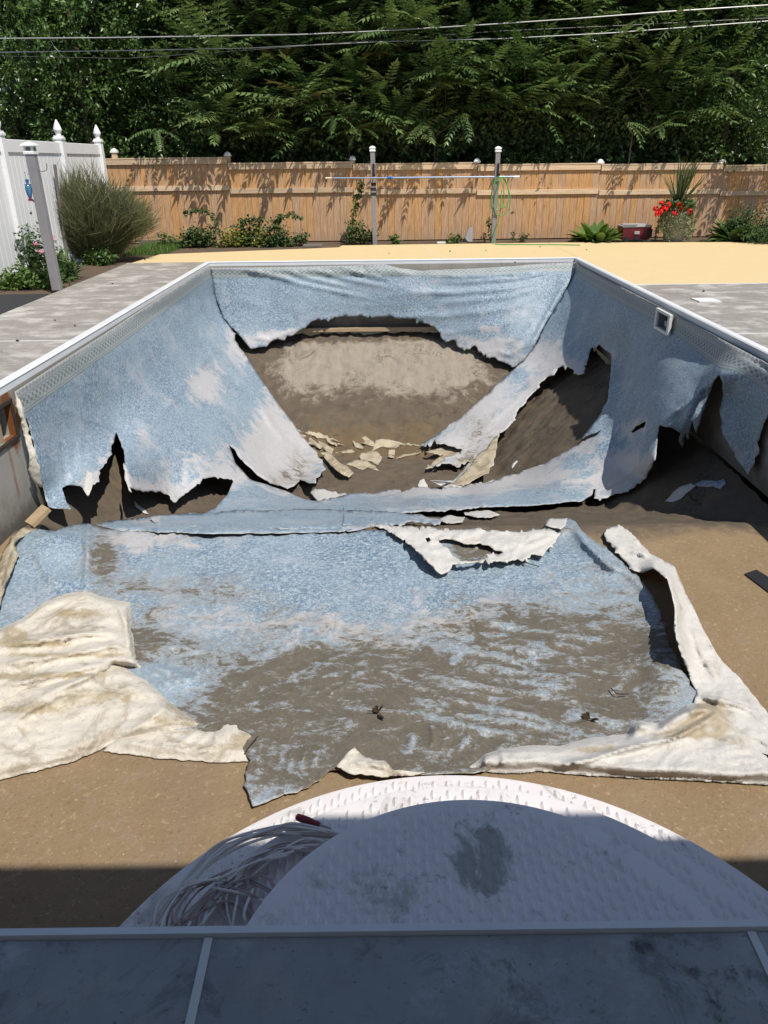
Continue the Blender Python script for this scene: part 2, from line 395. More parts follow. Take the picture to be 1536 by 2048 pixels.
rs = g.math('MULTIPLY', g.math('MAXIMUM', g.gt(rr, .18, .42), g.math('MULTIPLY', run, .6)), onl)
base = g.mix(rs, base, g.mix(g.noise(18, 5), (.26, .09, .02), (.10, .045, .02)))
g.col(base); g.bump(g.noise(25, 7, .7), .25, .006); M['poolwall'] = g.m

def mat_leaf(name, a, b, rough=.38, spec=.5, vein=.0):
    g = NG(name, rough, spec)
    at_ = g.attr('rnd')
    c = g.mix(at_, a, b)
    c = g.mix(g.math('MULTIPLY', g.gt(g.noise(1.3, 3), .45, .7), .45), c, tuple(v*.55 for v in a))
    g.col(c)
    tr = g.n('ShaderNodeBsdfTranslucent'); g.L(g.hsv(c, .49, 1.15, 1.3), tr.inputs[0])
    mx = g.n('ShaderNodeMixShader'); mx.inputs[0].default_value = .22
    out = g.t.nodes['Material Output']; g.L(g.b.outputs[0], mx.inputs[1]); g.L(tr.outputs[0], mx.inputs[2]); g.L(mx.outputs[0], out.inputs[0])
    return g.m
M['leaf_ail'] = mat_leaf('leaf_compound', (.068, .122, .038), (.17, .245, .085), .36, .55)
M['leaf_dark'] = mat_leaf('leaf_dark', (.04, .088, .02), (.12, .20, .048), .36, .5)
M['leaf_ail2'] = mat_leaf('leaf_compound_pale', (.10, .155, .05), (.235, .295, .11), .42, .4)
M['leaf_ail3'] = mat_leaf('leaf_compound_deep', (.05, .10, .03), (.12, .20, .06), .38, .45)
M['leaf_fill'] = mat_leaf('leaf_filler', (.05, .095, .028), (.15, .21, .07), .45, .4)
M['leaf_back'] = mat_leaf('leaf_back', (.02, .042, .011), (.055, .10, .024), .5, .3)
M['leaf_dry'] = mat_leaf('leaf_dry', (.16, .12, .045), (.22, .18, .07), .6, .2)
M['leaf_fresh'] = mat_leaf('leaf_fresh', (.055, .11, .02), (.12, .20, .045), .5, .3)
M['leaf_mid'] = mat_leaf('leaf_mid', (.04, .08, .025), (.09, .15, .045), .5, .3)
M['leaf_yellow'] = mat_leaf('leaf_yellow', (.10, .15, .03), (.32, .30, .05), .5, .3)
M['leaf_pale'] = mat_leaf('leaf_pale', (.13, .17, .08), (.30, .32, .17), .6, .2)
M['leaf_broom'] = mat_leaf('leaf_broom', (.095, .11, .05), (.21, .215, .11), .7, .15)
M['leaf_spike'] = mat_leaf('leaf_spike', (.05, .085, .025), (.11, .14, .06), .45, .3)
M['petal_red'] = plain('petal_red', (.62, .012, .012), .6, .2, .25, 30)
M['petal_pink'] = plain('petal_pink', (.70, .25, .36), .6, .2, .2, 30)
g = NG('soil', .95, .1)
g.col(g.mix(g.noise(6, 9, .7), (.07, .05, .035), (.17, .125, .09))); g.bump(g.noise(20, 8, .7), .8, .03); M['soil'] = g.m
# ------------------------------------------------------------ pool terrain
def smax(a, b, k=.06): 
    h = np.clip(.5+.5*(a-b)/k, 0, 1); return b*(1-h)+a*h+k*h*(1-h)
FZ = -1.07
def terrain0(x, y):
    x = np.asarray(x, float); y = np.asarray(y, float)
    Fy = np.interp(y, [-1, 4.2, 4.5, 8.0, 10.0, 12.2], [FZ, FZ, FZ-.09, -2.38, -2.40, -1.12])
    w = 3.05-np.abs(x)
    S = FZ-.02-w*.78
    return smax(Fy, S)
def terrain(x, y):
    z = terrain0(x, y); deep = np.clip((np.asarray(y)-4.25)/.5, 0, 1)
    n = fbm(np.asarray(x)*2.2+9, np.asarray(y)*2.2, 5, 3); n2 = fbm(np.asarray(x)*9, np.asarray(y)*9, 4, 8)
    n3 = fbm(np.asarray(x)*3.5, np.asarray(y)*8, 4, 15)
    n4 = fbm(np.asarray(x)*14, np.asarray(y)*14, 2, 77)
    z = z-deep*.03*n4
    return z-.016*n2*(.1+deep) - deep*(.085*n+.10*np.abs(n3-.5)*2*np.clip(np.asarray(y)-8.6, 0, 1))
def interior_hit(px, margin=0.0, real=False):
    d = rays(px); n = len(d)
    t = np.full(n, 2.0); done = np.zeros(n, bool); res = np.full(n, 18.0)
    def below(tt, dd):
        P = CAM_LOC[None]+dd*tt[:, None]
        s = np.where((np.abs(P[:, 0]) > 3.03) | (P[:, 1] > 12.17), 5.0, terrain0(P[:, 0], P[:, 1]))
        return (P[:, 2] < s) & (P[:, 2] < -.02)
    for tt in np.arange(1.8, 16, .06):
        idx = np.where(~done)[0]
        if len(idx) == 0: break
        b = below(np.full(len(idx), tt), d[idx]); h = idx[b]
        lo = np.full(len(h), tt-.06); hi = np.full(len(h), tt)
        for _ in range(9):
            mid = (lo+hi)/2; bb = below(mid, d[h]); hi = np.where(bb, mid, hi); lo = np.where(bb, lo, mid)
        res[h] = lo; done[h] = True
    if real:
        for _ in range(5):
            P = CAM_LOC[None]+d*res[:, None]; gap = P[:, 2]-terrain(P[:, 0], P[:, 1]); ok = (np.abs(P[:, 0]) < 3.0) & (P[:, 1] < 12.1)
            res = np.where(ok, res+gap/np.abs(d[:, 2])*.6, res)
    return res-margin

xs = np.arange(-3.06, 3.0601, .036); ys = np.arange(-.02, 12.261, .04)
XX, YY = np.meshgrid(xs, ys); ZZ = terrain(XX, YY)
nx, ny = len(xs), len(ys)
I = np.arange(nx*ny).reshape(ny, nx)
Fq = np.stack([I[:-1, :-1].ravel(), I[:-1, 1:].ravel(), I[1:, 1:].ravel(), I[1:, :-1].ravel()], 1)
me = npmesh('pool_floor', np.stack([XX.ravel(), YY.ravel(), ZZ.ravel()], 1), Fq)
xf, yf, zf = XX.ravel(), YY.ravel(), ZZ.ravel()
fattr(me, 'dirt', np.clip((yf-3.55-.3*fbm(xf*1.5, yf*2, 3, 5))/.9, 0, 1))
fattr(me, 'back', np.clip((yf-10.2)/.5, 0, 1)*np.clip((12.2-yf)/.25, 0, 1)*np.clip((2.3-np.abs(xf+.2))/.9, 0, 1)*np.clip((zf+2.25)/.5, 0, 1)*.95)
fattr(me, 'wet', np.clip(1.15-(np.abs(yf-9.9)/1.3), 0, 1)*np.clip((2.2-np.abs(xf))/.9, 0, 1)*.62)
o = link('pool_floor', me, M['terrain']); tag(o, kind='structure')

# ------------------------------------------------------------ pool walls with openings
pw = thing('pool_wall', None, None, kind='structure')
def wall_panel(side, a0, a1, z0=-1.10, z1=-.055, opening=None):
    """side 'L','R','F','N'; a0..a1 runs along the wall"""
    mb = MB(); th = .05
    def slab(p0, p1, q0, q1):
        if side == 'L': mb.box((-3.05-th, p0, q0), (-3.05, p1, q1))
        elif side == 'R': mb.box((3.05, p0, q0), (3.05+th, p1, q1))
        elif side == 'F': mb.box((p0, 12.2, q0), (p1, 12.2+th, q1))
        else: mb.box((p0, -th, q0), (p1, 0, q1))
    if opening:
        (o0, o1, p0, p1) = opening
        slab(a0, o0, z0, z1); slab(o1, a1, z0, z1); slab(o0, o1, z0, p0); slab(o0, o1, p1, z1)
    else: slab(a0, a1, z0, z1)
    mb.build('wall_panel', M['poolwall'], pw)
for k in range(5):
    y0 = .0+2.44*k; y1 = y0+2.436
    wall_panel('L', y0, y1, opening=(4.05, 4.56, -.40, -.13) if k == 1 else None)
    wall_panel('R', y0, y1, opening=(7.335, 7.69, -.235, -.075) if k == 3 else None)
for k in range(5):
    x0 = -3.05+1.22*k
    wall_panel('F', x0, x0+1.216); wall_panel('N', x0, x0+1.216)
# wooden sill along the foot of the far wall
mb = MB(); mb.box((-3.0, 12.10, -1.155), (3.0, 12.195, -1.085), .006); mb.build('sill_board', M['wood'], pw)

# ------------------------------------------------------------ coping
prof = [(.0, -.055), (.0, -.012), (-.006, .004), (.006, .014), (.075, .012), (.085, -.004), (.085, -.03), (.03, -.03), (.03, -.055)]
def ring(o_): return [(-3.05-o_, .019-o_*.22), (3.05+o_, .019-o_*.22), (3.05+o_, 12.2+o_), (-3.05-o_, 12.2+o_)]
cp = thing('pool_coping', 'white vinyl coping rim running round the whole edge of the pool', 'coping')
for e in range(4):
    V = []; 
    for (o_, z) in prof:
        r_ = ring(o_); V.append((*r_[e], z)); V.append((*r_[(e+1) % 4], z))
    n = len(prof); mb = MB(); mb.add(V, [(2*i, 2*i+1, 2*((i+1) % n)+1, 2*((i+1) % n)) for i in range(n)]+[tuple(2*i for i in range(n)), tuple(2*i+1 for i in range(n))[::-1]])
    o = mb.build('coping_length', M['coping'], cp)

# ------------------------------------------------------------ deck slabs
dk = thing('deck', None, None, kind='structure')
def slab(poly, mat, z=0.0, depth=.12):
    n = len(poly); mb = MB()
    mb.add([(x, y, z) for x, y in poly]+[(x, y, z-depth) for x, y in poly],
           [tuple(range(n)), tuple(range(n, 2*n))[::-1]]+[(i, i+n, (i+1) % n+n, (i+1) % n) for i in range(n)])
    return mb.build('deck_slab', mat, dk)
E_ = 3.137; G = .006
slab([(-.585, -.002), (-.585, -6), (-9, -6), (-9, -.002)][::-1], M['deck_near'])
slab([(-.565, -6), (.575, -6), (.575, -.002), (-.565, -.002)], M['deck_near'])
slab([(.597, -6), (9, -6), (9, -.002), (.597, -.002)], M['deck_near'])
slab([(-4.45, -.002), (-E_, -.002), (-E_, 6.12), (-4.45, 6.12)], M['deck'])
slab([(-4.45, 6.15), (-E_, 6.15), (-E_, 12.29), (-4.45, 12.29)], M['deck'])
slab([(E_, -.002), (9, -.002), (9, 6.06), (E_, 6.06)], M['deck'])
slab([(E_, 6.09), (9, 6.09), (9, 9.19), (E_, 9.19)], M['deck'])
pl = at(320, 509)
slab([(E_, 9.20), (9, 9.20), (9, 12.6), (6.6, 14.55), (E_+.4, 14.86), (E_, 14.86)], M['yellow'], .002)
q1 = at(840, 490); q2 = at(858, 516)
slab([(q1[0]+.35, 12.295), (E_-.006, 12.295), (E_-.006, 14.86), (q1[0]+.006, 14.86)], M['yellow'], .002)
slab([(-4.38, 12.30), (q1[0]+.338, 12.30), (q1[0]-.006, 14.86), (-.95, 14.82), (-1.0, 14.45), (pl[0], 13.6)], M['yellow'], .002)
def strip(a, b, w, z0=-.05, z1=.006):
    d = np.array(b)-np.array(a); d = d/np.linalg.norm(d); n_ = np.array([-d[1], d[0]])*w/2
    P = [a-n_, b-n_, b+n_, a+n_]; mb = MB()
    mb.add([(p[0], p[1], z1) for p in P]+[(p[0], p[1], z0) for p in P], [(0,1,2,3),(7,6,5,4),(0,4,5,1),(1,5,6,2),(2,6,7,3),(3,7,4,0)])
    mb.build('joint_strip', M['joint'], dk)
A = np.array
strip(A([-.575, -.002]), A([-.575, -6.]), .018, z1=.004); strip(A([.586, -.002]), A([.586, -6.]), .018, z1=.004)
strip(A([-4.45, 6.135]), A([-E_, 6.135]), .022, z1=.004); strip(A([E_, 6.075]), A([9, 6.075]), .022, z1=.004)
strip(A([E_, 9.197]), A([9, 9.197]), .03, z1=.004)
strip(A([q1[0], 14.86]), A([q1[0]+.344, 12.30]), .012, z1=.003)

# ground round the deck: four sheets leaving the pool pit open
gr_ = thing('ground', None, None, kind='structure')
GZ = -.035
for (a, b, c, d) in ((-80, -40, -4.46, 90), (9.01, -40, 80, 90), (-4.46, -40, 9.01, -6.01)):
    mb = MB(); mb.add([(a, b, GZ), (c, b, GZ), (c, d, GZ), (a, d, GZ)], [(0, 1, 2, 3)]); mb.build('ground', M['soil'], gr_)
mb = MB(); mb.add([(-4.46, 12.4, GZ), (9.01, 12.4, GZ), (9.01, 90, GZ), (-4.46, 90, GZ)], [(0, 1, 2, 3)]); mb.build('ground', M['soil'], gr_)

# ------------------------------------------------------------ house behind the viewer, whose eave shades the near end
M['siding'] = plain('siding', (.45, .45, .44), .6, .3, .06); M['roof'] = plain('roof_shingle', (.08, .075, .07), .9, .1, .3, 8)
hs = thing('house', 'grey sided house behind the pool whose eave shades the near deck', 'house', (0, -2.2, 0))
mb = MB()
for k in range(18):
    mb.box((-9, .16-.012, .15*k+.003), (9, .16+.010, .15*k+.15)); 
mb.box((-9, -.2, 0), (9, .14, 2.72)); mb.build('wall', M['siding'], hs)
mb = MB(); mb.add([(-9.5, 1.27, 2.93), (9.5, 1.27, 2.93), (9.5, 1.27, 3.0), (-9.5, 1.27, 3.0), (-9.5, -6, 5.2), (9.5, -6, 5.2), (-9.5, -6, 2.93), (9.5, -6, 2.93)],
                  [(0,1,2,3),(3,2,5,4),(0,3,4,6),(1,7,5,2),(4,5,7,6)]); mb.build('roof', M['roof'], hs)
mb = MB(); mb.box((-9.5, .14, 2.72), (9.5, 1.27, 2.92)); mb.build('soffit', M['white'], hs)

# ------------------------------------------------------------ sheets of torn liner
def ragged(poly, rag, step):
    out = []
    n = len(poly)
    for i in range(n):
        a = poly[i]; b = poly[(i+1) % n]; r = rag if len(a) < 3 else a[2]
        d = math.hypot(b[0]-a[0], b[1]-a[1]); k = max(1, int(d/step)); nx_, ny_ = -(b[1]-a[1])/max(d, 1e-6), (b[0]-a[0])/max(d, 1e-6)
        for j in range(k):
            t = j/k; e = 0
            if r > 0 and j > 0:
                s_ = i*13.7+len(poly)*.31; q = t*d
                gt_ = min(1, max(0, (float(vnoise(q/38+s_, 3.3, 5))-.35)*3)); e = r*((2.6*(float(fbm(q/26+s_, .5, 2, 21))-.5)+gt_*2.0*(float(fbm(q/6.5+s_, .9, 2, 33))-.5))*2*min(1, d/30))*math.sin(math.pi*min(1, t*3) if t < .33 else math.pi/2)**.5
                e *= min(1, (1-t)*k/2)
                if r >= 2 and 1 < j < k-1 and random.random() < .06: e += random.choice((-1, 1))*random.uniform(2.5, 5.5)*min(r, 3)/2
            out.append((a[0]+(b[0]-a[0])*t+nx_*e, a[1]+(b[1]-a[1])*t+ny_*e))
    return out
def inside(poly, P):
    x, y = P[:, 0], P[:, 1]; r = np.zeros(len(P), bool); n = len(poly)
    for i in range(n):
        x0, y0 = poly[i]; x1, y1 = poly[(i+1) % n]
        if y0 == y1: continue
        c = ((y0 > y) != (y1 > y)) & (x < (x1-x0)*(y-y0)/(y1-y0)+x0); r ^= c
    return r
def tps(C, vals, P):
    C = np.asarray(C, float)/500; P = np.asarray(P, float)/500; n = len(C)
    def phi(r2): return .5*r2*np.log(r2+1e-12)
    K = phi(((C[:, None]-C[None])**2).sum(2)); A_ = np.zeros((n+3, n+3)); A_[:n, :n] = K+np.eye(n)*1e-5
    A_[:n, n] = 1; A_[:n, n+1:] = C; A_[n, :n] = 1; A_[n+1:, :n] = C.T
    w = np.linalg.solve(A_, np.concatenate([vals, np.zeros(3)]))
    R = phi(((P[:, None]-C[None])**2).sum(2)); return R@w[:n]+w[n]+P@w[n+1:]
def ridges(P, wr):
    h = np.zeros(len(P))
    for (pl_, w, amp) in wr:
        best = np.full(len(P), 1e9); bt = np.zeros(len(P)); L = 0; segs = []
        for a, b in zip(pl_[:-1], pl_[1:]): segs.append((a, b, L)); L += math.hypot(b[0]-a[0], b[1]-a[1])
        for a, b, l0 in segs:
            a = np.array(a, float); b = np.array(b, float); d = b-a; l = np.hypot(*d)
            t = np.clip(((P-a)@d)/(l*l+1e-9), 0, 1); q = np.hypot(*(P-a-t[:, None]*d).T)
            k = q < best; best = np.where(k, q, best); bt = np.where(k, l0+t*l, bt)
        tt = bt/max(L, 1e-6); env = np.clip(np.minimum(tt, 1-tt)*4, .15, 1)
        h += amp*env*np.exp(-(best/(w*.9))**1.25)
    return h
def crumple(P, sc, s=0, ang=None, asp=4.5):
    if ang is not None:
        c, q = math.cos(math.radians(ang)), math.sin(math.radians(ang)); w = (fbm(P[:, 0]/160, P[:, 1]/160, 2, s)-.5)*90
        X = P[:, 0]*c+P[:, 1]*q; Y = -P[:, 0]*q+P[:, 1]*c+w
        a = fbm(X/sc/asp, Y/sc, 3, 40+s); b = fbm(X/sc/asp*1.7+9, Y/sc*1.9+X/sc*.12, 2, 50+s)
        return np.clip(1-np.abs(a-.5)*8, 0, 1)**1.3+.5*np.clip(1-np.abs(b-.5)*8, 0, 1)**1.3
    a = fbm(P[:, 0]/sc+.35*P[:, 1]/sc, P[:, 1]/sc*1.5, 3, 40+s); b = fbm(P[:, 0]/sc*.8-.5*P[:, 1]/sc, P[:, 1]/sc*2.4, 3, 50+s)
    return np.clip(1-np.abs(a-.5)*7, 0, 1)**1.5+.7*np.clip(1-np.abs(b-.5)*8, 0, 1)**1.5
def edge_dist(P, polys):
    E = []
    for poly in polys:
        n = len(poly)
        for i in range(n):
            a = poly[i]; b = poly[(i+1) % n]
            if (2 if len(a) < 3 else a[2]) >= 1.5:
                k = max(1, int(math.hypot(b[0]-a[0], b[1]-a[1])/6)); E += [(a[0]+(b[0]-a[0])*j/k, a[1]+(b[1]-a[1])*j/k) for j in range(k+1)]
    if not E: return np.full(len(P), 1e3)
    E = np.array(E); r = np.full(len(P), 1e9)
    for i in range(0, len(P), 4000): r[i:i+4000] = np.sqrt(((P[i:i+4000, None]-E[None])**2).sum(2)).min(1)
    return r
def gauss(P, gs):
    r = np.zeros(len(P))
    for (x, y, rx, ry, a) in gs: r += a*np.exp(-((P[:, 0]-x)/rx)**2-((P[:, 1]-y)/ry)**2)
    return r
def triangulate(outer, holes, spacing, seed=0):
    rg = np.random.default_rng(seed)
    o_ = np.array(outer); x0, y0 = o_.min(0); x1, y1 = o_.max(0)
    gx, gy = np.meshgrid(np.arange(x0, x1, spacing), np.arange(y0, y1, spacing*.87))
    gx = gx + (np.arange(gx.shape[0]) % 2)[:, None]*spacing/2
    G_ = np.stack([gx.ravel(), gy.ravel()], 1); G_ += rg.uniform(-.12, .12, G_.shape)*spacing
    k = inside(outer, G_)
    for h in holes: k &= ~inside(h, G_)
    G_ = G_[k]
    B = np.array(outer+[p for h in holes for p in h])
    # drop interior points hugging the border
    if len(G_):
        cell = {}
        for p in B: cell[(int(p[0]//spacing), int(p[1]//spacing))] = cell.get((int(p[0]//spacing), int(p[1]//spacing)), [])+[p]
        keep = []
        for i, p in enumerate(G_):
            cx, cy = int(p[0]//spacing), int(p[1]//spacing); ok = True
            for a in (-1, 0, 1):
                for b in (-1, 0, 1):
                    for q in cell.get((cx+a, cy+b), ()):
                        if (q[0]-p[0])**2+(q[1]-p[1])**2 < (.45*spacing)**2: ok = False; break
            if ok: keep.append(i)
        G_ = G_[keep]
    vs = [Vector((float(a), float(b))) for a, b in B]+[Vector((float(a), float(b))) for a, b in G_]
    ed = []; s_ = 0
    for lp in [outer]+holes:
        n = len(lp); ed += [(s_+i, s_+(i+1) % n) for i in range(n)]; s_ += n
    r = delaunay_2d_cdt(vs, ed, [], 0, 1e-4, False)
    P = np.array([(v.x, v.y) for v in r[0]]); T = np.array([f for f in r[2]])
    c = P[T].mean(1); k = inside(outer, c)
    for h in holes: k &= ~inside(h, c)
    T = T[k]
    a = P[T]; ar = (a[:, 1, 0]-a[:, 0, 0])*(a[:, 2, 1]-a[:, 0, 1])-(a[:, 1, 1]-a[:, 0, 1])*(a[:, 2, 0]-a[:, 0, 0])
    T[ar > 0] = T[ar > 0][:, ::-1]       # facing the viewer side
    T = T[np.abs(ar) > 1e-3]
    used = np.unique(T); mp = -np.ones(len(P), int); mp[used] = np.arange(len(used))
    return P[used], mp[T]
def finish(me_name, V, T, mats, parent, attrs, thick, rimmat=1, name=None):
    me = npmesh(me_name, V, T)
    for k, v in attrs.items(): fattr(me, k, v)
    o = link(me_name, me, mats, parent)
    if parent is not None: o.location = -parent.location
    if thick:
        md = o.modifiers.new('thickness', 'SOLIDIFY'); md.thickness = thick; md.offset = -1
        md.material_offset = rimmat; md.material_offset_rim = len(mats)-1
    return o
def hang(name, poly, holes, ctrl, parent, sp=6, rag=3, wr=(), mud=(), fade=(), band=None, noise=.012, nscale=60, mats=None, thick=.005, uaxis=1, clamp=.02, mudbase=-.9, fadebase=.0, crum=.006, real=False):
    fn_ = real
    """a sheet hanging in the pool: ctrl = (x, y, kind, value); kinds X,Y,Z fix a coordinate, T = clearance in front of the pool's own surfaces"""
    outer = ragged(poly, rag, sp*.7); hl = [ragged(h, rag, sp*.7) for h in holes]
    P, T = triangulate(outer, hl, sp)
    C = [(c[0], c[1]) for c in ctrl]; D = []; hit = interior_hit(C, 0, fn_)
    for i, c in enumerate(ctrl):
        d = rays([C[i]])[0]
        if c[2] == 'T': t = hit[i]-c[3]
        else:
            a = 'XYZ'.index(c[2]); t = (c[3]-CAM_LOC[a])/d[a]
        D.append(1/t)
    t = 1/tps(C, np.array(D), P)
    t = t - ridges(P, wr) - noise*(fbm(P[:, 0]/nscale, P[:, 1]/nscale, 4, len(name)+len(poly))-.5)*2
    t = t - crum*crumple(P, nscale*1.2, len(poly))
    t = np.minimum(t, interior_hit(P, 0, fn_)-clamp*(.6+.8*fbm(P[:, 0]/25, P[:, 1]/25, 3, 5)))
    V = CAM_LOC[None]+rays(P)*t[:, None]
    mats = mats or [M['liner'], M['felt_shade'], M['felt_clean']]
    if band is None: v = np.full(len(P), 1.0)
    else:
        top, bot = band; yt = np.interp(P[:, 0], *zip(*top)); yb = np.interp(P[:, 0], *zip(*bot))
        v = .2*(P[:, 1]-yt)/np.maximum(yb-yt, 1)
    ed = edge_dist(P, [poly]+list(holes))
    attrs = dict(v=v, u=V[:, uaxis], mud=np.clip(mudbase+gauss(P, mud), -9, .6), fade=fadebase+gauss(P, fade)+.55*np.exp(-(ed/16)**1.5))
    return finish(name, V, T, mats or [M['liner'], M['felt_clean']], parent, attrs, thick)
def lay(name, poly, holes, parent, sp=7, rag=3, wr=(), mud=(), fade=(), lift=(), base=.012, noise=.012, nscale=70, mats=None, thick=.004, mudbase=-.9, fadebase=.0, crum=.0, ang=None, cs=None, drop=0):
    """a sheet lying on the shallow floor; lift = gaussians of height, wr = folds"""
    outer = ragged(poly, rag, sp*.7); hl = [ragged(h, rag, sp*.7) for h in holes]
    P, T = triangulate(outer, hl, sp)
    nn = fbm(P[:, 0]/nscale, P[:, 1]/nscale*1.8, 4, len(poly))
    h = base+noise*nn+ridges(P, wr)+gauss(P, lift)
    h = h+crum*crumple(P, cs or nscale, len(poly), ang)
    if drop:
        ed = edge_dist(P, [[(p[0], p[1], 2) for p in poly]]); q = np.clip(ed/drop, 0, 1); h = .012+(h-.012)*(q*q*(3-2*q))
    h = np.maximum(h, .006)
    d = rays(P); V0 = CAM_LOC[None]+d*((FZ-CAM_LOC[2])/d[:, 2])[:, None]
    t = (FZ+h-CAM_LOC[2])/d[:, 2]
    far = V0[:, 1] > 4.15
    if far.any(): t[far] = np.minimum(interior_hit(P[far])-.02-h[far], 16)
    V = CAM_LOC[None]+d*t[:, None]
    attrs = dict(v=np.full(len(P), 1.0), u=V[:, 0], mud=np.clip(mudbase+gauss(P, mud), -9, .68)-(np.clip(ridges(P, [q for q in wr if abs(q[2]) < .025])/.012, 0, 1)*.38 if mud and mats is None else 0), fade=fadebase+gauss(P, fade))
    return finish(name, V, T, mats or [M['liner'], M['felt']], parent, attrs, thick)

LT = [(-60, 838), (30, 780), (418, 531)]
pl_root = thing('pool_liner', 'torn blue pebble-print vinyl liner hanging off the walls of the deep end', 'pool liner', (0, 9, -1.0))
def P_(*a): return list(a)
# ---- left wall sheet
left_poly = [(30,784,0),(415,534,0),(421,536,.3),(430,590,.3),(446,635,1),(460,654,2),(477,690,1),(500,725,1),(530,770,1),(570,825,1),(600,865,2),(626,897,2),(634,903,1),(636,914,1),(645,920,1),(646,930,1),(652,938,1),(643,943,1),(640,952,1),(632,956,1),(632,966,1),(622,966,1),(600,959,2),(590,970,2),(575,977,1),(540,966,1),(515,950,1),(485,920,1),(462,893,.5),(458,889,.5),(470,925,.5),(500,958,.5),(572,982,.5),(592,992,.5),(611,999,1),(640,1001,1.5),(671,995,1.5),(700,987,1),(700,1056,.5),(560,1058,1),(400,1056,2),(330,1056,2),(300,1036,2),(345,1030,2),(375,1028,2),(405,1027,1),(430,1016,1),(455,990,1),(467,962,2),
 (440,955,3),(405,957,3),(400,968,3),(375,985,3),(352,1004,3),(325,985,3),(300,982,3),(280,980,3),(262,975,2),(254,955,1),(249,915,1),(242,885,1),(234,864,1),(228,880,2),(222,902,3),(205,935,3),(190,968,3),(178,992,2),(172,984,2),(160,972,1),(135,970,1),(124,976,1),(130,994,1),(141,1018,1),(98,1013,1),(90,985,1),(80,950,1),(62,862,1),(45,815,.5)]
left_ctrl = [(30,784,'X',-3.03),(150,706,'X',-3.03),(250,641,'X',-3.03),(415,534,'X',-3.03),(60,822,'X',-3.01),(240,686,'X',-2.98),(422,556,'X',-3.0),
 (430,590,'Y',12.1),(446,635,'Y',12.0),(460,654,'Y',11.95),(257,901,'Z',-1.0),(350,785,'Z',-1.0),(300,840,'Z',-1.0),
 (500,725,'T',.25),(530,770,'T',.28),(570,825,'T',.25),(600,865,'T',.18),(645,930,'T',.05),(600,961,'T',.12),(540,966,'T',.3),(460,889,'T',.35),
 (98,1013,'Z',-1.04),(141,1018,'Z',-1.04),(135,970,'Z',-.98),(175,985,'Z',-.97),(234,864,'Z',-.93),(222,902,'Z',-.95),(249,930,'Z',-.98),(80,950,'X',-2.98),(62,862,'X',-3.0),
 (352,1002,'T',.22),(300,982,'T',.38),(405,957,'T',.5),(467,962,'T',.45),(430,1016,'T',.08),(330,1030,'T',.05),(330,1056,'T',.03),(560,1040,'T',.08),(700,1020,'T',.15),(700,1054,'T',.05),(560,990,'T',.25)]
wrL = [([(255,905),(330,820),(450,668)],7,.03),([(100,810),(170,835),(232,862)],12,.035),([(165,985),(168,940),(172,905)],5,.02),([(152,972),(155,930),(158,900)],5,.015),([(185,965),(180,930),(182,905)],5,.015),
 ([(262,940),(300,950),(350,985)],10,.03),([(262,905),(290,925),(340,940)],10,.02),([(450,885),(380,900),(300,915)],14,.03),([(470,925),(455,965),(440,1010)],10,.04),([(430,590),(450,640),(500,725),(560,812)],4,.03),
 ([(580,975),(620,1000),(700,1012)],6,.02),([(330,1045),(500,1046),(700,1040)],5,.012)]
for k in range(8): wrL.append(([(470+7*k,700+10*k),(505+6*k,790+10*k),(560+8*k,880+8*k)],3.2,.012+.008*random.random()))
for k in range(7): wrL.append(([(265+22*k+random.uniform(-6,6),985-4*k),(262+23*k,950-6*k),(250+26*k,905-8*k)],3.5,.012+.01*random.random()))
for k in range(6): wrL.append(([(100+random.uniform(0,20)+22*k,1000-8*k),(95+22*k,940-10*k),(85+24*k,880-12*k)],4,.014))
wrL += [([(415,545),(350,640),(262,760),(240,850)],6,.012),([(250,660),(330,700),(430,720)],5,.01),([(120,740),(180,790),(225,850)],6,.014)]
for k in range(26):
    x = 40+14*k+random.uniform(-3, 3); y = 784-(x-30)*.65
    wrL.append(([(x+3, y+2), (x+18, y+13)], 2.6, .010))
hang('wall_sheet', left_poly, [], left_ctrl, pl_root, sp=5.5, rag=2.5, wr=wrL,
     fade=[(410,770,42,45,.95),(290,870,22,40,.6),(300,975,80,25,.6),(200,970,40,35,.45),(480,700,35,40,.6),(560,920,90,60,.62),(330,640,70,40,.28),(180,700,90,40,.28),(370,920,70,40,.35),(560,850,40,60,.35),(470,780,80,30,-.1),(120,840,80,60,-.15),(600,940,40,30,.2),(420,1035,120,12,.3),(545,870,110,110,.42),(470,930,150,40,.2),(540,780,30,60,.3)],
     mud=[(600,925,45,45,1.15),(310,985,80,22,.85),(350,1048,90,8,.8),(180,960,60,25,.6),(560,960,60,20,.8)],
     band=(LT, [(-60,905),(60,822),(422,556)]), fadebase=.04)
# rolled white bead edge hanging at the left end of that sheet
hang('torn_edge', [(30,784),(40,800),(58,860),(72,915),(80,935),(84,975),(68,965),(56,940),(60,915),(45,865),(33,820)], [],
     [(30,784,'X',-3.0),(40,800,'X',-2.97),(58,860,'X',-2.93),(72,915,'X',-2.90),(84,975,'X',-2.93),(56,940,'X',-2.98),(33,820,'X',-3.0),(45,865,'X',-2.99)], pl_root, sp=5, rag=1.5,
     wr=[([(33,790),(50,870),(66,950)],4,.05)], mats=[M['felt'], M['felt']], noise=.008, nscale=30)
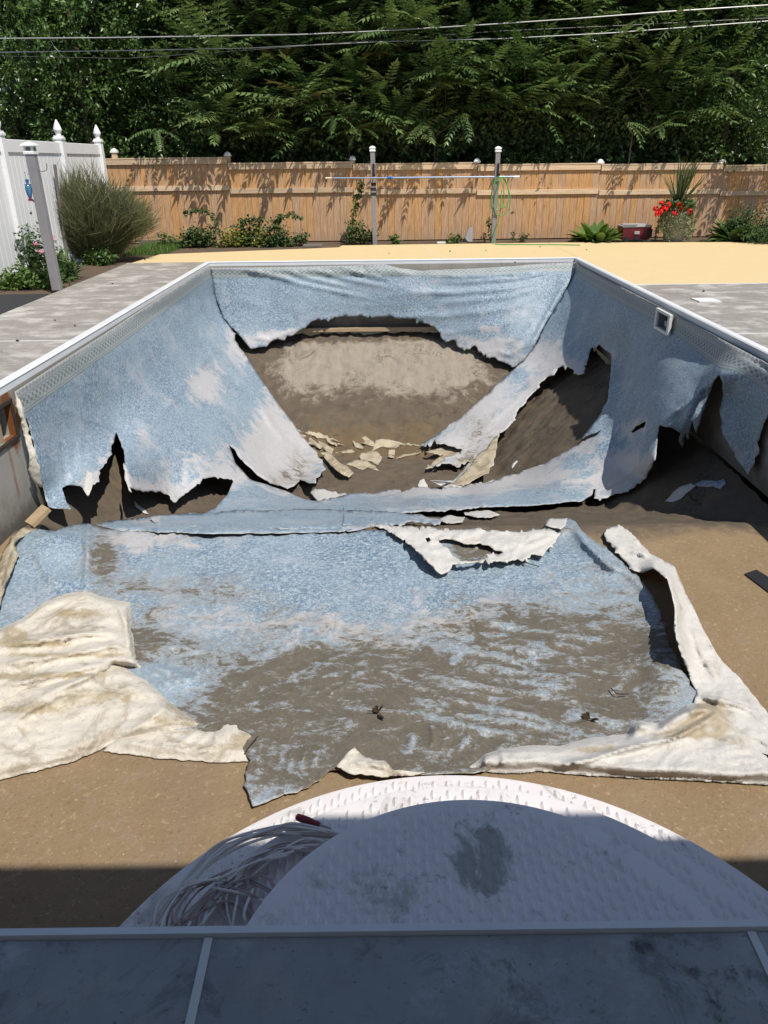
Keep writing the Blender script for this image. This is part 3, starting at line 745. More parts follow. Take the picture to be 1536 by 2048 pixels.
# ---- far wall sheet
far_poly = [(421,536,0),(560,534,0),(700,531,0),(768,528,0),(800,536,.5),(835,541,.5),(900,539,.5),(960,536,.5),(1060,529,.3),(1110,526,0),(1153,524,0),(1149,545,.2),(1120,600,.2),(1090,650,.3),(1070,690,1),
 (1048,720,2),(1028,734,3),(1008,725,3),(983,715,3),(963,705,4),(948,692,3),(928,702,4),(908,680,3),(893,685,3),(880,672,3),(870,655,2),(853,647,3),(818,637,3),(768,634,2),(730,634,2),(720,630,2),(696,634,2),(668,634,3),(642,641,3),(621,645,3),
 (611,656,3),(592,666,3),(574,672,2),(569,681,2),(555,678,2),(542,684,2),(533,694,2),(514,695,2),(502,698,2),(492,687,1),(477,669,1),(462,655,.5),(446,635,.2),(430,590,.2)]
far_ctrl = [(421,536,'Y',12.17),(560,534,'Y',12.17),(700,531,'Y',12.17),(830,541,'Y',12.12),(960,536,'Y',12.12),(1100,526,'Y',12.17),(1153,524,'Y',12.17),(1149,545,'Y',12.0),(1120,600,'Y',11.75),(1090,650,'Y',11.55),(1070,690,'Y',11.35),
 (430,590,'Y',12.1),(446,635,'Y',12.0),(460,654,'Y',11.95),(500,695,'Y',11.75),(560,675,'Y',11.85),(640,640,'Y',12.0),(768,634,'Y',12.02),(870,655,'Y',11.95),(928,700,'Y',11.7),(1028,732,'Y',11.3),(600,600,'Y',12.0),(800,590,'Y',12.0),(950,620,'Y',11.85)]
wrF = []
for k in range(20):
    x = 452+17*k+random.uniform(-3, 3); wrF.append(([(x, 535), (x+40+k, 547+.3*k)], 2.4, .035))
for (x, l, dy) in ((500,250,62),(560,150,40),(620,170,40),(480,120,22),(690,90,22)): wrF.append(([(x,537),(x+l*.4,537+dy*.5),(x+l,537+dy)],4,.035))
for k, (dy, am, cut) in enumerate(((0, .05, 0), (11, .04, 60), (30, .045, 20), (47, .03, 110), (72, .03, 40), (104, .02, 120))):
    wrF.append(([(1135-5*k, 532+dy*.6), (1040-6*k, 546+dy), (930-10*k, 553+dy*1.1), (830+cut-30*k, 550+dy*1.15)], 5+k*.7, am))
for k in range(6): wrF.append(([(1140-7*k,550+20*k),(1110-8*k,600+16*k),(1075-6*k,670+8*k)],3,.03))
wrF += [([(490,672),(540,680),(600,655)],3,.03),([(990,700),(1020,710),(1060,680)],4,.03),([(1000,690),(1040,675),(1075,640)],4,.03)]
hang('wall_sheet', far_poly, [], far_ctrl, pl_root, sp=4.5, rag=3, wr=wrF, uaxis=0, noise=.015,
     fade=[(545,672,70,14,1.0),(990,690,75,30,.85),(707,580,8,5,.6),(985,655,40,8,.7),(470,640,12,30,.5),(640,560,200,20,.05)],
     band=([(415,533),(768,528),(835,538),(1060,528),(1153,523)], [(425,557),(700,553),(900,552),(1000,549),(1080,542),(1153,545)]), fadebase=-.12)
# ---- right wall sheet with the diagonal arm, the low arm and the big hole over the sand
right_poly = [(1153,524,0),(1157,529,0),(1340,624,0),(1536,727,0),(1640,782,.3),(1640,900,2),(1560,870,2),(1536,828,1),(1526,850,1),(1518,878,2),(1508,928,1),(1495,950,2),(1488,938,2),(1473,920,2),(1463,900,2),(1444,862,2),(1440,825,1),(1446,790,1),(1445,764,.5),(1438,748,.5),
 (1428,760,.5),(1413,800,1),(1402,832,1),(1392,866,1),(1385,842,1),(1376,880,1),(1371,864,1),(1364,896,1),(1357,882,1),(1362,866,1),(1343,855,1),(1318,850,1),(1314,880,1),(1310,920,1.5),(1293,955,2),(1268,975,2),(1238,987,2),(1208,996,2),(1188,996,2),(1192,978,2),(1168,1000,1.5),(1118,1006,1),(1068,1010,1),(968,1014,1.5),(868,1021,1.5),(780,1026,1),(760,1044,1),(686,1050,.5),(686,990,.5),(700,987,.5),
 (735,984,2),(768,981,2),(818,980,3),(868,976,3),(918,973,2),(978,965,2),(1028,948,1.5),(1078,930,1.5),(1128,905,1.5),(1170,882,1),(1193,870,1),(1201,861,1),(1183,868,1),(1163,878,.6),(1178,858,.6),(1195,837,1),(1203,825,1),(1213,805,1),(1217,780,1),(1222,740,1),(1221,707,1.5),(1198,689,2),
 (1183,695,1.5),(1173,725,2),(1168,747,2.5),(1155,750,2.5),(1138,735,3),(1115,736,3),(1108,750,3),(1078,768,2.5),(1053,800,2),(1033,825,2),(1025,845,2),(1003,865,2),(988,890,2),(991,912,2),(988,930,2),(968,942,2),(948,957,2),(928,967,2),(905,965,1),(860,961,.5),(905,960,1),(928,940,3),(945,922,4),(905,930,4),(863,936,1),(885,920,3),(925,900,4),(900,892,4),(888,887,3),(840,890,1),
 (848,885,1),(893,855,1.5),(938,820,1.5),(988,775,1),(1028,738,1),(1048,720,1.5),(1070,690,.5),(1090,650,.2),(1120,600,.2),(1149,545,.2)]
right_holes = [[(1262,863),(1272,852),(1284,846),(1291,842),(1288,855),(1275,860),(1266,866)],[(1313,624,0),(1337,634,0),(1332,657,0),(1309,646,0)]]
right_ctrl = [(1153,524,'Y',12.17),(1149,545,'Y',12.0),(1120,600,'Y',11.75),(1090,650,'Y',11.55),(1070,690,'Y',11.35),(1048,720,'T',.35),(1028,738,'T',.38),(988,775,'T',.32),(938,820,'T',.25),(893,855,'T',.12),(848,885,'T',.04),(905,930,'T',.05),(905,963,'T',.05),
 (985,925,'T',.2),(991,900,'T',.25),(1025,845,'T',.3),(1053,800,'T',.35),(1078,768,'T',.4),(1115,736,'T',.42),(1155,750,'T',.42),(1198,689,'T',.35),(1222,740,'T',.35),(1213,805,'T',.35),(1178,858,'T',.3),(1193,870,'T',.32),
 (1180,545,'X',3.02),(1250,577,'X',3.02),(1340,624,'X',3.02),(1440,676,'X',3.02),(1536,727,'X',3.02),(1640,782,'X',3.02),(1300,640,'X',3.012),(1350,660,'X',3.012),(1310,665,'X',3.012),(1330,610,'X',3.02),(1418,724,'X',2.93),(1442,742,'X',2.82),(1250,611,'X',2.97),(1180,570,'X',3.0),
 (1438,752,'X',2.80),(1380,800,'X',2.72),(1320,845,'Z',-.86),(1392,864,'X',2.80),(1364,894,'X',2.78),(1446,790,'X',2.94),(1495,948,'X',2.96),(1518,878,'X',2.98),(1536,800,'X',2.96),(1640,900,'X',3.0),
 (1310,920,'Z',-1.12),(1293,955,'T',.08),(1208,996,'T',.06),(1128,905,'T',.25),(1028,948,'T',.15),(1118,1006,'T',.08),(968,1014,'T',.08),(868,1021,'T',.08),(700,1020,'T',.165),(686,1045,'T',.09),(768,981,'T',.10),(918,973,'T',.10),(700,1000,'T',.175),
 (1250,740,'T',.3),(1300,720,'X',2.86),(1270,880,'T',.3),(1230,650,'X',2.93)]
wrR = [([(1436,752),(1380,800),(1318,850)],5,.05),([(1410,770),(1385,810),(1360,870)],6,.04),([(1250,750),(1230,820),(1180,880)],14,-.05),([(1153,530),(1120,600),(1070,692)],5,.02),
 ([(1300,870),(1240,930),(1100,975),(900,995)],8,.03),([(1190,880),(1100,925),(980,972),(860,985)],6,.03),([(1230,900),(1120,960),(900,1003),(720,1010)],5,.03),([(1200,920),(1090,985),(950,1005)],4,.03),
 ([(1305,880),(1275,930),(1195,985)],8,.04),([(1310,900),(1290,945)],5,.03),([(1195,700),(1210,760),(1225,800)],8,.03)]
for k in range(9): wrR.append(([(1085-6*k,702+3*k),(1040-14*k,765+5*k),(965-13*k,860-2*k)] if k < 6 else [(1120-4*k,745),(1060-6*k,810),(985-8*k,890)], 4, .02))
for k in range(14): wrR.append(([(1380+13*k,655+6.9*k),(1400+13*k,662+6.9*k),(1390+13*k,690+5.4*k)],2.6,.012))
for k in range(5): wrR.append(([(1475+12*k,708+6*k),(1500+14*k,715+9*k),(1520+14*k,712+12*k)],3,-.02))
for (x,y) in ((1268,735),(1274,729),(1281,722),(1262,728)): wrR.append(([(x,y-7),(x+3,y),(x+9,y+7)],2.5,.015))
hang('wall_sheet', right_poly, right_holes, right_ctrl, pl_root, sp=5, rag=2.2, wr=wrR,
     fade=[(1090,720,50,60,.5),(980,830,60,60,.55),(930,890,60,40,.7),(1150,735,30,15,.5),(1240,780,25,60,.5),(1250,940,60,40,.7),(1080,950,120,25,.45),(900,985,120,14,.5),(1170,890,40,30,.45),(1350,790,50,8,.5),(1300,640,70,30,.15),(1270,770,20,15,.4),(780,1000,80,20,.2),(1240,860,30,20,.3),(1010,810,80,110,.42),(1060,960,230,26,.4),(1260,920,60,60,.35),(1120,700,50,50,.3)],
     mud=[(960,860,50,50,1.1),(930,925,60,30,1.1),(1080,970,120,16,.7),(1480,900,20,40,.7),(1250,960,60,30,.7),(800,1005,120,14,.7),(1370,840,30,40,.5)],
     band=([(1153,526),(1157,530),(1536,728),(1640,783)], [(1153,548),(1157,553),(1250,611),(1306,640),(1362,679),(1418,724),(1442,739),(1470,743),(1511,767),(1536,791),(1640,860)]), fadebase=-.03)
# narrow blue strip running along the break of the floor
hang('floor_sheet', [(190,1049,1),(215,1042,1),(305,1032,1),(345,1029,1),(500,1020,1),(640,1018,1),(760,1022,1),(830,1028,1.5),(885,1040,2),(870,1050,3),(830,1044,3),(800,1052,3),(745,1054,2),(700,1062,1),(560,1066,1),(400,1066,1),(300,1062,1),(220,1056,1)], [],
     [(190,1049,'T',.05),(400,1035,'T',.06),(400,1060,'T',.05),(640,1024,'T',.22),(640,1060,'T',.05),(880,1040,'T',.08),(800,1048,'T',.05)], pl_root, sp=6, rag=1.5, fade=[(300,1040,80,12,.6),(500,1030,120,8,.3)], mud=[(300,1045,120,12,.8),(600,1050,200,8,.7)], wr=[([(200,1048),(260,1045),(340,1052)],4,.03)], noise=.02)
# ---- folded torn pieces close to the arms
def piece(name, poly, parent, ctrl=None, mats=None, rag=2, wr=(), sp=4.5, noise=.03, nscale=16, T=.06, **k):
    xs_ = [p[0] for p in poly]; ys_ = [p[1] for p in poly]; cx, cy = sum(xs_)/len(xs_), sum(ys_)/len(ys_)
    if ctrl is None:
        ctrl = [(p[0], p[1], 'T', T*(.4 if i % 2 else 1.3)) for i, p in enumerate(poly[::max(1, len(poly)//6)])]+[(cx, cy, 'T', T*1.6)]
    return hang(name, poly, [], ctrl, parent, sp=sp, rag=rag, wr=wr, noise=noise, nscale=nscale, mats=mats or [M['felt_clean'], M['felt']], **k)
piece('torn_edge', [(620,985),(628,976),(650,978),(690,986),(698,994),(690,1002),(660,1001),(635,1003)], pl_root)
for pp_ in ([(592,858),(610,853),(636,862),(662,876),(682,884),(655,880),(630,872),(604,866)],[(600,868),(618,872),(632,884),(648,890),(640,898),(622,890),(610,882)],[(636,880),(652,888),(668,898),(664,908),(650,900),(640,892)],[(650,872),(668,884),(690,890),(672,892),(655,884)]):
    piece('torn_edge', pp_, pl_root, mats=[M['felt_cream'], M['felt_clean']], noise=.05, nscale=12, rag=1.2, sp=3, T=.03, thick=.002, real=True, mud=[(650, 900, 30, 20, 1.1)])
piece('torn_edge', [(850,904),(872,898),(905,886),(926,888),(948,904),(936,922),(916,930),(902,921),(884,926),(862,936),(848,938),(872,918),(888,908),(868,908)], pl_root, mats=[M['felt_cream'], M['felt_clean']], noise=.03, nscale=14, rag=2, sp=3, T=.04, thick=.002, mud=[(880,915,40,14,1.1)])
piece('torn_edge', [(905,968),(925,948),(942,928),(960,905),(972,898),(984,880),(998,868),(994,890),(990,915),(980,932),(978,946),(962,952),(944,962),(925,972)], pl_root, mats=[M['felt_cream'], M['felt_clean']], noise=.02, nscale=20, rag=1.5, sp=3, T=.25, ctrl=[(905,968,'T',.06),(998,868,'T',.40),(978,944,'T',.30),(942,928,'T',.22),(925,972,'T',.14)], thick=.003, wr=[([(915,963),(955,925),(992,880)],3,.03),([(930,965),(965,935),(988,900)],3,.02)])
piece('torn_edge', [(640,905),(655,902),(672,918),(690,930),(708,945),(698,955),(680,945),(660,930)], pl_root, mats=[M['felt_cream'], M['felt_cream']])
piece('torn_edge', [(862,963),(900,965),(940,968),(1010,955),(990,975),(930,990),(880,988),(890,976)], pl_root)
piece('torn_edge', [(166,978),(172,940),(184,944),(186,962),(180,985),(176,992)], pl_root, ctrl=[(166,978,'Z',-.92),(172,940,'Z',-.88),(186,962,'Z',-.9),(176,992,'Z',-.94)], sp=3, rag=1)
piece('torn_edge', [(248,925),(254,938),(258,965),(264,985),(258,980),(250,960)], pl_root, ctrl=[(248,925,'Z',-.93),(258,965,'Z',-.96),(264,985,'Z',-1.0),(250,960,'Z',-.95)], sp=3, rag=1)

# ------------------------------------------------------------ the sheet lying in the shallow end
fl = thing('fallen_liner', 'large torn blue vinyl sheet spread flat and muddy over the shallow floor', 'pool liner', (0, 2.8, FZ))
floor_poly = [(35,1064,1),(75,1056,1),(110,1062,1),(150,1048,1),(172,1046,1),(200,1056,1),(300,1060,1),(420,1062,.5),(560,1063,.5),(740,1060,.5),(800,1062,1),(900,1064,1),(1000,1066,1),(1085,1062,1),(1098,1040,1),(1135,1036,1),(1150,1042,1),(1165,1062,1),(1205,1092,1),(1240,1120,1.5),(1272,1147,1.5),(1300,1185,2),(1322,1222,2),(1332,1265,2),(1345,1300,2),(1372,1350,3),(1396,1396,2),
 (1350,1450,1),(1200,1500,1),(1050,1520,1),(950,1545,1),(870,1548,1),(780,1548,1),(700,1535,1),(660,1540,1.4),(640,1560,1.4),(600,1580,1.4),(560,1592,1.4),(506,1612,1),(498,1590,2),(488,1570,2),(490,1545,2),(502,1520,1),(480,1490,1),(300,1450,1),(0,1300,1),(-160,1290,1),(-160,1200,1),(0,1130,1),(20,1080,1)]
mudF = [(720,1450,360,105,1.25),(560,1410,110,60,.8),(1000,1400,340,80,.95),(1120,1265,200,52,.95),(930,1210,120,30,.3),(430,1185,110,32,.5),(208,1115,36,45,1.5),(270,1170,90,22,.5),(285,1275,40,40,.8),(340,1290,90,40,.5),(620,1330,140,50,.6),(560,1240,60,25,.35),(880,1330,160,30,.3),(1250,1330,150,90,.55),(1180,1150,90,40,.4),(620,1520,150,60,.75),(948,1102,62,24,2.2),(1010,1060,120,9,1.1),(580,1560,80,30,.3),(950,1500,200,40,.7),(850,1270,240,35,.3),
 (700,1100,420,40,-.6),(700,1180,200,60,-.45),(100,1150,90,90,-.7),(1020,1150,160,50,-.3),(330,1370,60,40,-.5),(1350,1390,60,60,-.2)]
wrS = [([(430,1110),(436,1200),(428,1380)],3,.012),([(400,1395),(440,1240),(400,1180)],4,.006),
 ([(1135,1036),(1170,1085),(1215,1130),(1268,1150)],11,.07),([(1120,1070),(1135,1045),(1150,1042)],7,.05),
 ([(170,1050),(176,1110),(172,1165),(185,1180)],7,.05),([(60,1065),(110,1075),(160,1060)],10,.05),([(60,1085),(100,1160),(170,1170)],8,.03),([(1230,1120),(1300,1190),(1325,1240)],8,.03),
 ([(290,1330),(340,1345),(380,1360)],9,.035),([(280,1300),(330,1290),(400,1300)],9,.03),([(305,1370),(350,1365),(400,1350)],7,.03),([(330,1290),(345,1320),(330,1345)],6,.03)]
for k in range(11):
    y = 1235+18*k; x = 930-14*k
    wrS.append(([(x+random.uniform(-40,40),y),(x+160,y+30+k),(x+300+random.uniform(-30,60),y+48+2*k)], 4.5, .014+.006*random.random()))
for k in range(9):
    x = 800+32*k+random.uniform(-16, 16); wrS.append(([(x,1445+random.uniform(-10,25)),(x+random.uniform(5,25),1475),(x+5-4*k,1500+random.uniform(-10,12))],3.5+2*random.random(),.005+.012*random.random()))
for k in range(7):
    x = 520+24*k+random.uniform(-12, 12); wrS.append(([(x,1470+6*k),(x-6,1510),(x-14,1530+random.uniform(0,40))],3+3*random.random(),.004+.011*random.random()))
rw = random.Random(12)
for k in range(34):
    x = rw.uniform(640, 1120); y = rw.uniform(1240, 1430); L_ = rw.uniform(60, 230); sl = rw.uniform(.12, .38)
    wrS.append(([(x, y), (x+L_*.5, y+L_*.5*sl-rw.uniform(0, 6)), (x+L_, y+L_*sl)], rw.uniform(2.2, 4.5), rw.uniform(.006, .014)))
for k in range(16):
    x = rw.uniform(300, 700); y = rw.uniform(1280, 1420); L_ = rw.uniform(40, 110); sl = rw.uniform(-1.4, -.2)
    wrS.append(([(x, y), (x+L_*.5, y+L_*.5*sl+rw.uniform(-6, 6)), (x+L_, y+L_*sl*.6)], rw.uniform(2.2, 4), rw.uniform(.005, .012)))
for k in range(9): wrS.append(([(1190+9*k,1150+26*k),(1130+9*k,1140+27*k)],4,.01))
lay('floor_sheet', floor_poly, [], fl, sp=6, rag=2, wr=wrS, mud=mudF, mudbase=-.2,
    fade=[(620,1250,260,55,.52),(330,1080,120,30,.6),(770,1330,120,60,.2),(950,1240,120,40,.5),(350,1230,100,25,.4),(240,1080,60,25,.5),(120,1130,90,60,-.3)], fadebase=.07, base=.012, noise=.035,
    lift=[(1330,1330,40,90,.05),(100,1090,90,30,.05)])
# white back of the liner folded over: big left flap, in three overlapping folds
dirtyL = [(150,1225,60,10,.7),(90,1310,120,6,.7),(230,1390,70,20,.5),(330,1440,50,14,.6),(60,1420,80,10,.6),(120,1350,110,7,.8),(30,1270,30,18,1),(60,1288,90,8,.9),(20,1355,60,8,.6),(100,1400,140,25,.35),(210,1310,60,6,.5),(180,1240,60,20,.3),(480,1480,22,18,1.2),(430,1495,60,10,.5),(60,1470,90,30,.2)]
lay('folded_flap', [(207,1502,.6),(225,1470,.5),(300,1440,.5),(430,1450,.5),(436,1433,1),(475,1440,1),(524,1468,.5),(505,1490,1),(502,1523,.8),(425,1524,.8),(325,1517,.8)], [], fl, sp=4.6, mats=[M['felt'], M['felt']], crum=.014, ang=-12, cs=34, drop=26, base=.03, noise=.02,
    wr=[([(436,1436),(480,1447),(522,1468)],5,.04),([(440,1440),(430,1490),(380,1515)],6,.02)], mud=dirtyL, mudbase=0, thick=.004)
lay('folded_flap', [(-160,1330,1),(0,1262,1),(60,1240,1),(200,1300,1),(300,1350,1),(345,1400,1),(390,1425,1),(428,1457,.5),(330,1476,.5),(218,1489,.5),(200,1500,.6),(150,1522,1),(75,1541,1),(0,1559,1),(-160,1600,1)], [], fl, sp=4.6, mats=[M['felt'], M['felt']], crum=.014, ang=-12, cs=34, drop=30, base=.05, noise=.03, nscale=90, thick=.004,
    wr=[([(218,1490),(300,1440),(345,1405)],10,.035),([(0,1463),(60,1420),(120,1390),(200,1385)],12,.05),([(0,1440),(90,1390),(200,1345)],12,.045),([(20,1395),(150,1365),(230,1330)],9,.04),([(215,1486),(150,1515),(0,1550)],9,.03),([(250,1330),(300,1380),(380,1430)],8,.02)], mud=dirtyL, mudbase=0)
lay('folded_flap', [(-160,1330,1),(-160,1300,1),(0,1252,1.5),(40,1233,1.5),(85,1200,1.5),(130,1183,1),(170,1177,1),(200,1188,1),(235,1197,1),(265,1201,1),(266,1250,1.5),(275,1310,1.5),(288,1340,1.5),(230,1335,1),(222,1350,1),(150,1382,1),(60,1390,1),(0,1420,1),(-160,1450,1)], [], fl, sp=4.6, mats=[M['felt'], M['felt']], crum=.014, ang=-12, cs=34, drop=16, base=.075, noise=.03, nscale=70, thick=.004,
    wr=[([(-20,1292),(60,1285),(160,1270),(245,1262)],10,.06),([(-20,1330),(80,1318),(190,1300),(268,1284)],9,.055),([(0,1375),(110,1350),(200,1330),(240,1305)],11,.05),([(60,1240),(90,1205),(170,1183),(225,1200)],7,.035),([(232,1200),(250,1240),(262,1300)],6,.03),([(0,1262),(50,1238)],8,.04)], mud=dirtyL, mudbase=0)
# pale rolled edge by the left wall
lay('folded_flap', [(-30,1250,1),(-10,1150,1),(5,1105,1),(25,1070,1),(50,1054,1),(82,1052,1),(50,1068,1),(30,1088,1),(38,1112,1),(20,1150,1),(2,1200,1),(-10,1250,1)], [], fl, mats=[M['felt_cream'], M['felt']], base=.06, noise=.04, nscale=25, sp=5,
    wr=[([(60,1056),(28,1080),(10,1130),(-10,1200)],7,.06)], thick=.004)
# right-hand flap: long pale band with its inner edge propped up
dirtyR = [(1180,1500,60,8,.6),(1430,1340,20,30,.35),(1345,1470,60,8,.7),(1480,1480,60,20,.4),(1420,1430,40,30,1.25),(1390,1455,60,14,.9),(1300,1490,120,10,.35),(1250,1110,25,12,.3)]
lay('folded_flap', [(1208,1068,2),(1215,1056,2),(1238,1048,2),(1263,1065,1),(1298,1105,1),(1348,1132,1),(1368,1175,1),(1408,1260,1),(1443,1320,1),(1493,1372,1),(1540,1432,1),(1700,1560,1),(1700,1600,1),(1540,1510,1),(1400,1470,1),(1385,1420,1),(1393,1380,2),(1378,1345,1.5),(1363,1310,1.5),(1348,1260,1.5),(1350,1215,1.5),(1335,1157,1.5),(1308,1136,1.5),(1285,1146,1),(1268,1141,2),(1238,1107,3),(1212,1080,3)], [], fl, sp=4.6, mats=[M['felt_clean'], M['felt']], crum=.013, ang=25, cs=30, base=.012, noise=.03, nscale=60, thick=.004,
    wr=[([(1268,1141),(1308,1136),(1337,1160),(1351,1215),(1350,1262),(1364,1308),(1382,1350)],15,.24),([(1215,1085),(1270,1105),(1310,1112)],6,.04),([(1380,1230),(1400,1300),(1440,1370)],8,.03),([(1360,1180),(1385,1260)],8,.02),([(1395,1390),(1440,1400),(1500,1420)],10,.03),([(1450,1380),(1430,1420),(1400,1440)],8,.03)], mud=dirtyR, mudbase=0)
lay('folded_flap', [(908,1546,.5),(938,1526,1),(968,1501,1.5),(1000,1492,1.5),(1038,1487,1),(1118,1482,1),(1183,1467,1),(1248,1462,1),(1256,1442,1),(1278,1432,1),(1313,1440,1),(1343,1420,1.5),(1368,1400,1),(1398,1397,1),(1440,1405,1),(1470,1440,1),(1540,1518,1),(1700,1600,1),(1700,1590,1),(1540,1570,.6),(1418,1563,.6),(1268,1556,.6),(1168,1550,.6),(1073,1542,.8),(1045,1546,.6),(1003,1546,.8),(953,1542,1)], [], fl, sp=4.6, mats=[M['felt_clean'], M['felt']], drop=24, crum=.013, ang=-10, cs=30, base=.06, noise=.03, nscale=80, thick=.004,
    wr=[([(1073,1541),(1180,1520),(1260,1495),(1400,1465)],7,.05),([(1540,1560),(1400,1552),(1200,1540)],14,.04),([(1350,1430),(1430,1412),(1480,1450)],12,.06),([(1340,1480),(1400,1450),(1450,1420)],8,.05),([(1256,1460),(1300,1448),(1380,1425)],10,.07),([(940,1530),(1000,1500),(1120,1490)],8,.04),([(965,1505),(975,1530)],5,.03),([(1000,1495),(1010,1535)],5,.02)], mud=dirtyR, mudbase=0)
lay('folded_flap', [(672,1532),(690,1510),(710,1494),(722,1508),(745,1518),(768,1520),(785,1538),(850,1545),(820,1552),(768,1553),(700,1546)], [], fl, sp=4.6, mats=[M['felt'], M['felt']], crum=.012, ang=-12, cs=34, rag=.8, base=.03, noise=.03, nscale=25, wr=[([(690,1525),(740,1528),(800,1545)],6,.03)], thick=.006)
# torn white piece folded back at the far edge of the sheet
lay('folded_flap', [(740,1051),(760,1047),(800,1052),(845,1050),(870,1056),(930,1060),(960,1055),(1000,1062),(1060,1060),(1100,1058),(1122,1066),(1112,1082),(1095,1098),(1085,1112),(1062,1108),(1056,1125),(1035,1117),(1000,1121),(935,1126),(905,1128),(898,1142),(884,1148),(868,1138),(842,1108),(820,1088),(795,1072),(770,1058)],
    [[(876,1078),(900,1078),(935,1088),(960,1086),(985,1096),(1006,1104),(996,1110),(970,1108),(975,1118),(945,1122),(925,1122),(905,1112),(896,1096)],[(850,1076),(858,1074),(862,1080),(855,1085)]], fl, sp=4.6, mats=[M['felt_clean'], M['felt']], crum=.013, ang=-10, cs=30, base=.05, noise=.05, nscale=30, rag=2.4, thick=.006,
    wr=[([(795,1072),(840,1105),(880,1145)],5,.05),([(885,1146),(935,1128),(1056,1122)],4,.03),([(1000,1085),(1060,1090),(1110,1070)],6,.03)])
lay('folded_flap', [(1090,1050),(1098,1036),(1135,1036),(1132,1050),(1122,1058),(1105,1055)], [], fl, sp=4.6, mats=[M['felt_clean'], M['felt']], crum=.013, ang=-10, cs=30, base=.09, noise=.02, rag=1)

# ------------------------------------------------------------ loose scraps
def scrap(poly, label, mats=None, T=.012, grp='torn liner scraps lying loose in the pool', **k):
    c = np.array([p[:2] for p in poly], float).mean(0)
    o = piece('liner_scrap', poly, None, mats=mats, sp=3, rag=1.2, T=T, thick=.002, real=True, noise=.022, nscale=18, clamp=.012, mud=[(c[0], c[1]+6, 30, 14, 1.15)] if mats is CR_ else (), **k)
    tag(o, label, 'liner scrap', grp)
CR_ = [M['felt_cream'], M['felt_cream']]
scrap([(752,880),(762,878),(800,884),(835,889),(842,892),(800,891),(792,896),(765,893),(742,904),(748,890)], 'long cream strip at the back of the hopper floor, leading to the right arm', CR_)
scrap([(722,872),(728,869),(748,884),(752,893),(735,890),(722,886)], 'small cream scrap curled at the top of the hopper heap', CR_)
scrap([(703,880),(715,885),(727,893),(726,898),(712,895)], 'little pointed cream scrap left of the curled one in the hopper', CR_)
scrap([(722,905),(735,903),(755,903),(765,912),(762,922),(755,930),(742,922),(722,920),(718,913)], 'tan folded scrap in the middle of the hopper heap', CR_, T=.03)
scrap([(690,928),(710,920),(732,920),(748,930),(760,943),(745,938),(735,935),(725,940),(708,934)], 'spiky cream scrap in front of the tan fold in the hopper', CR_)
scrap([(778,900),(790,898),(788,916),(775,914)], 'upright tan flake right of the hopper heap', CR_, T=.04)
scrap([(790,918),(805,908),(835,905),(848,900),(830,910),(808,913)], 'thin cream sliver reaching right across the hopper floor', CR_)
scrap([(670,905),(690,900),(704,898),(710,904),(690,906),(675,909)], 'flat cream scrap beside the left arm tatters in the hopper', CR_)
scrap([(835,970),(840,960),(848,957),(855,970),(856,980),(842,980)], 'crumpled white tuft standing in front of the right hopper tear')
scrap([(1330,1003),(1345,985),(1362,972),(1380,966),(1392,972),(1375,985),(1360,998),(1345,1004)], 'long white scrap on dark sand near the right wall')
scrap([(1388,968),(1405,960),(1430,962),(1448,957),(1452,968),(1440,978),(1425,972),(1400,974)], 'crumpled grey scrap in the shade of the right wall', [M['liner'], M['felt']])
scrap([(620,1088),(632,1082),(645,1084),(632,1092)], 'tiny white flake on the blue sheet, below the left arm') if False else None
scrap([(925,1018),(960,1012),(1000,1030),(985,1034),(950,1034),(930,1030)], 'white scrap on the sand ledge, farther of the two by the break')
scrap([(870,1040),(895,1030),(930,1034),(925,1044),(895,1046)], 'white scrap on the sand ledge, nearer the blue sheet')
scrap([(205,1053),(240,1044),(300,1046),(370,1058),(340,1062),(280,1058),(235,1058)], 'long pinkish rolled scrap along the ledge at left', [M['felt'], M['felt']], T=.05)
scrap([(268,1000),(276,1010),(290,1018),(298,1028),(288,1026),(272,1014)], 'small twisted white scrap on sand under the left tear')
scrap([(512,942),(519,936),(530,945),(520,950)], 'small pale rag caught at the left arm slit') if False else None
scrap([(1022,930),(1030,921),(1036,922),(1028,932),(1024,938)], 'tiny white curl on the lit sand mound')

# dead leaves and twigs on the sheet
M['deadleaf'] = plain('dead_leaf', (.055, .035, .02), .85, .15, .3, 20)
M['stone'] = plain('debris_speck', (.05, .035, .025), .9, .1)
def dead_leaf(x, y, label, s=.035):
    c = at(x, y, Z=FZ+.055); mb = MB(); rg = random.Random(int(x))
    for k in range(5):
        a = rg.uniform(0, 6.28); l = s*rg.uniform(.7, 1.3)
        p = [c, c+np.array([math.cos(a-.3)*l*.6, math.sin(a-.3)*l*.6, .012]), c+np.array([math.cos(a)*l, math.sin(a)*l, .004]), c+np.array([math.cos(a+.3)*l*.6, math.sin(a+.3)*l*.6, -.008])]
        mb.add(p+[q+np.array([0, 0, .003]) for q in p], [(0,1,2,3),(7,6,5,4),(0,4,5,1),(1,5,6,2),(2,6,7,3),(3,7,4,0)])
    a = rg.uniform(0, 6.28); mb.tube([c, c+np.array([math.cos(a)*s, math.sin(a)*s, .01])], .0015, 5)
    tag(mb.build('dead_leaf', M['deadleaf']), label, 'leaf', 'dead leaves on the fallen sheet')
dead_leaf(757, 1425, 'dead brown leaf on the mud, middle of the fallen blue sheet', .05)
dead_leaf(1180, 1438, 'dead brown leaf near the white fold at lower right', .05)
def twig(pts, label, r=.003, z=FZ+.05):
    mb = MB(); mb.tube([at(x, y, Z=z+.004*((i*7) % 3)) for i, (x, y) in enumerate(pts)], r, 6)
    tag(mb.build('twig', M['deadleaf']), label, 'twig')
twig([(1222,1376),(1232,1386),(1240,1388),(1258,1388)], 'thin bent twig on the muddy right side of the blue sheet')
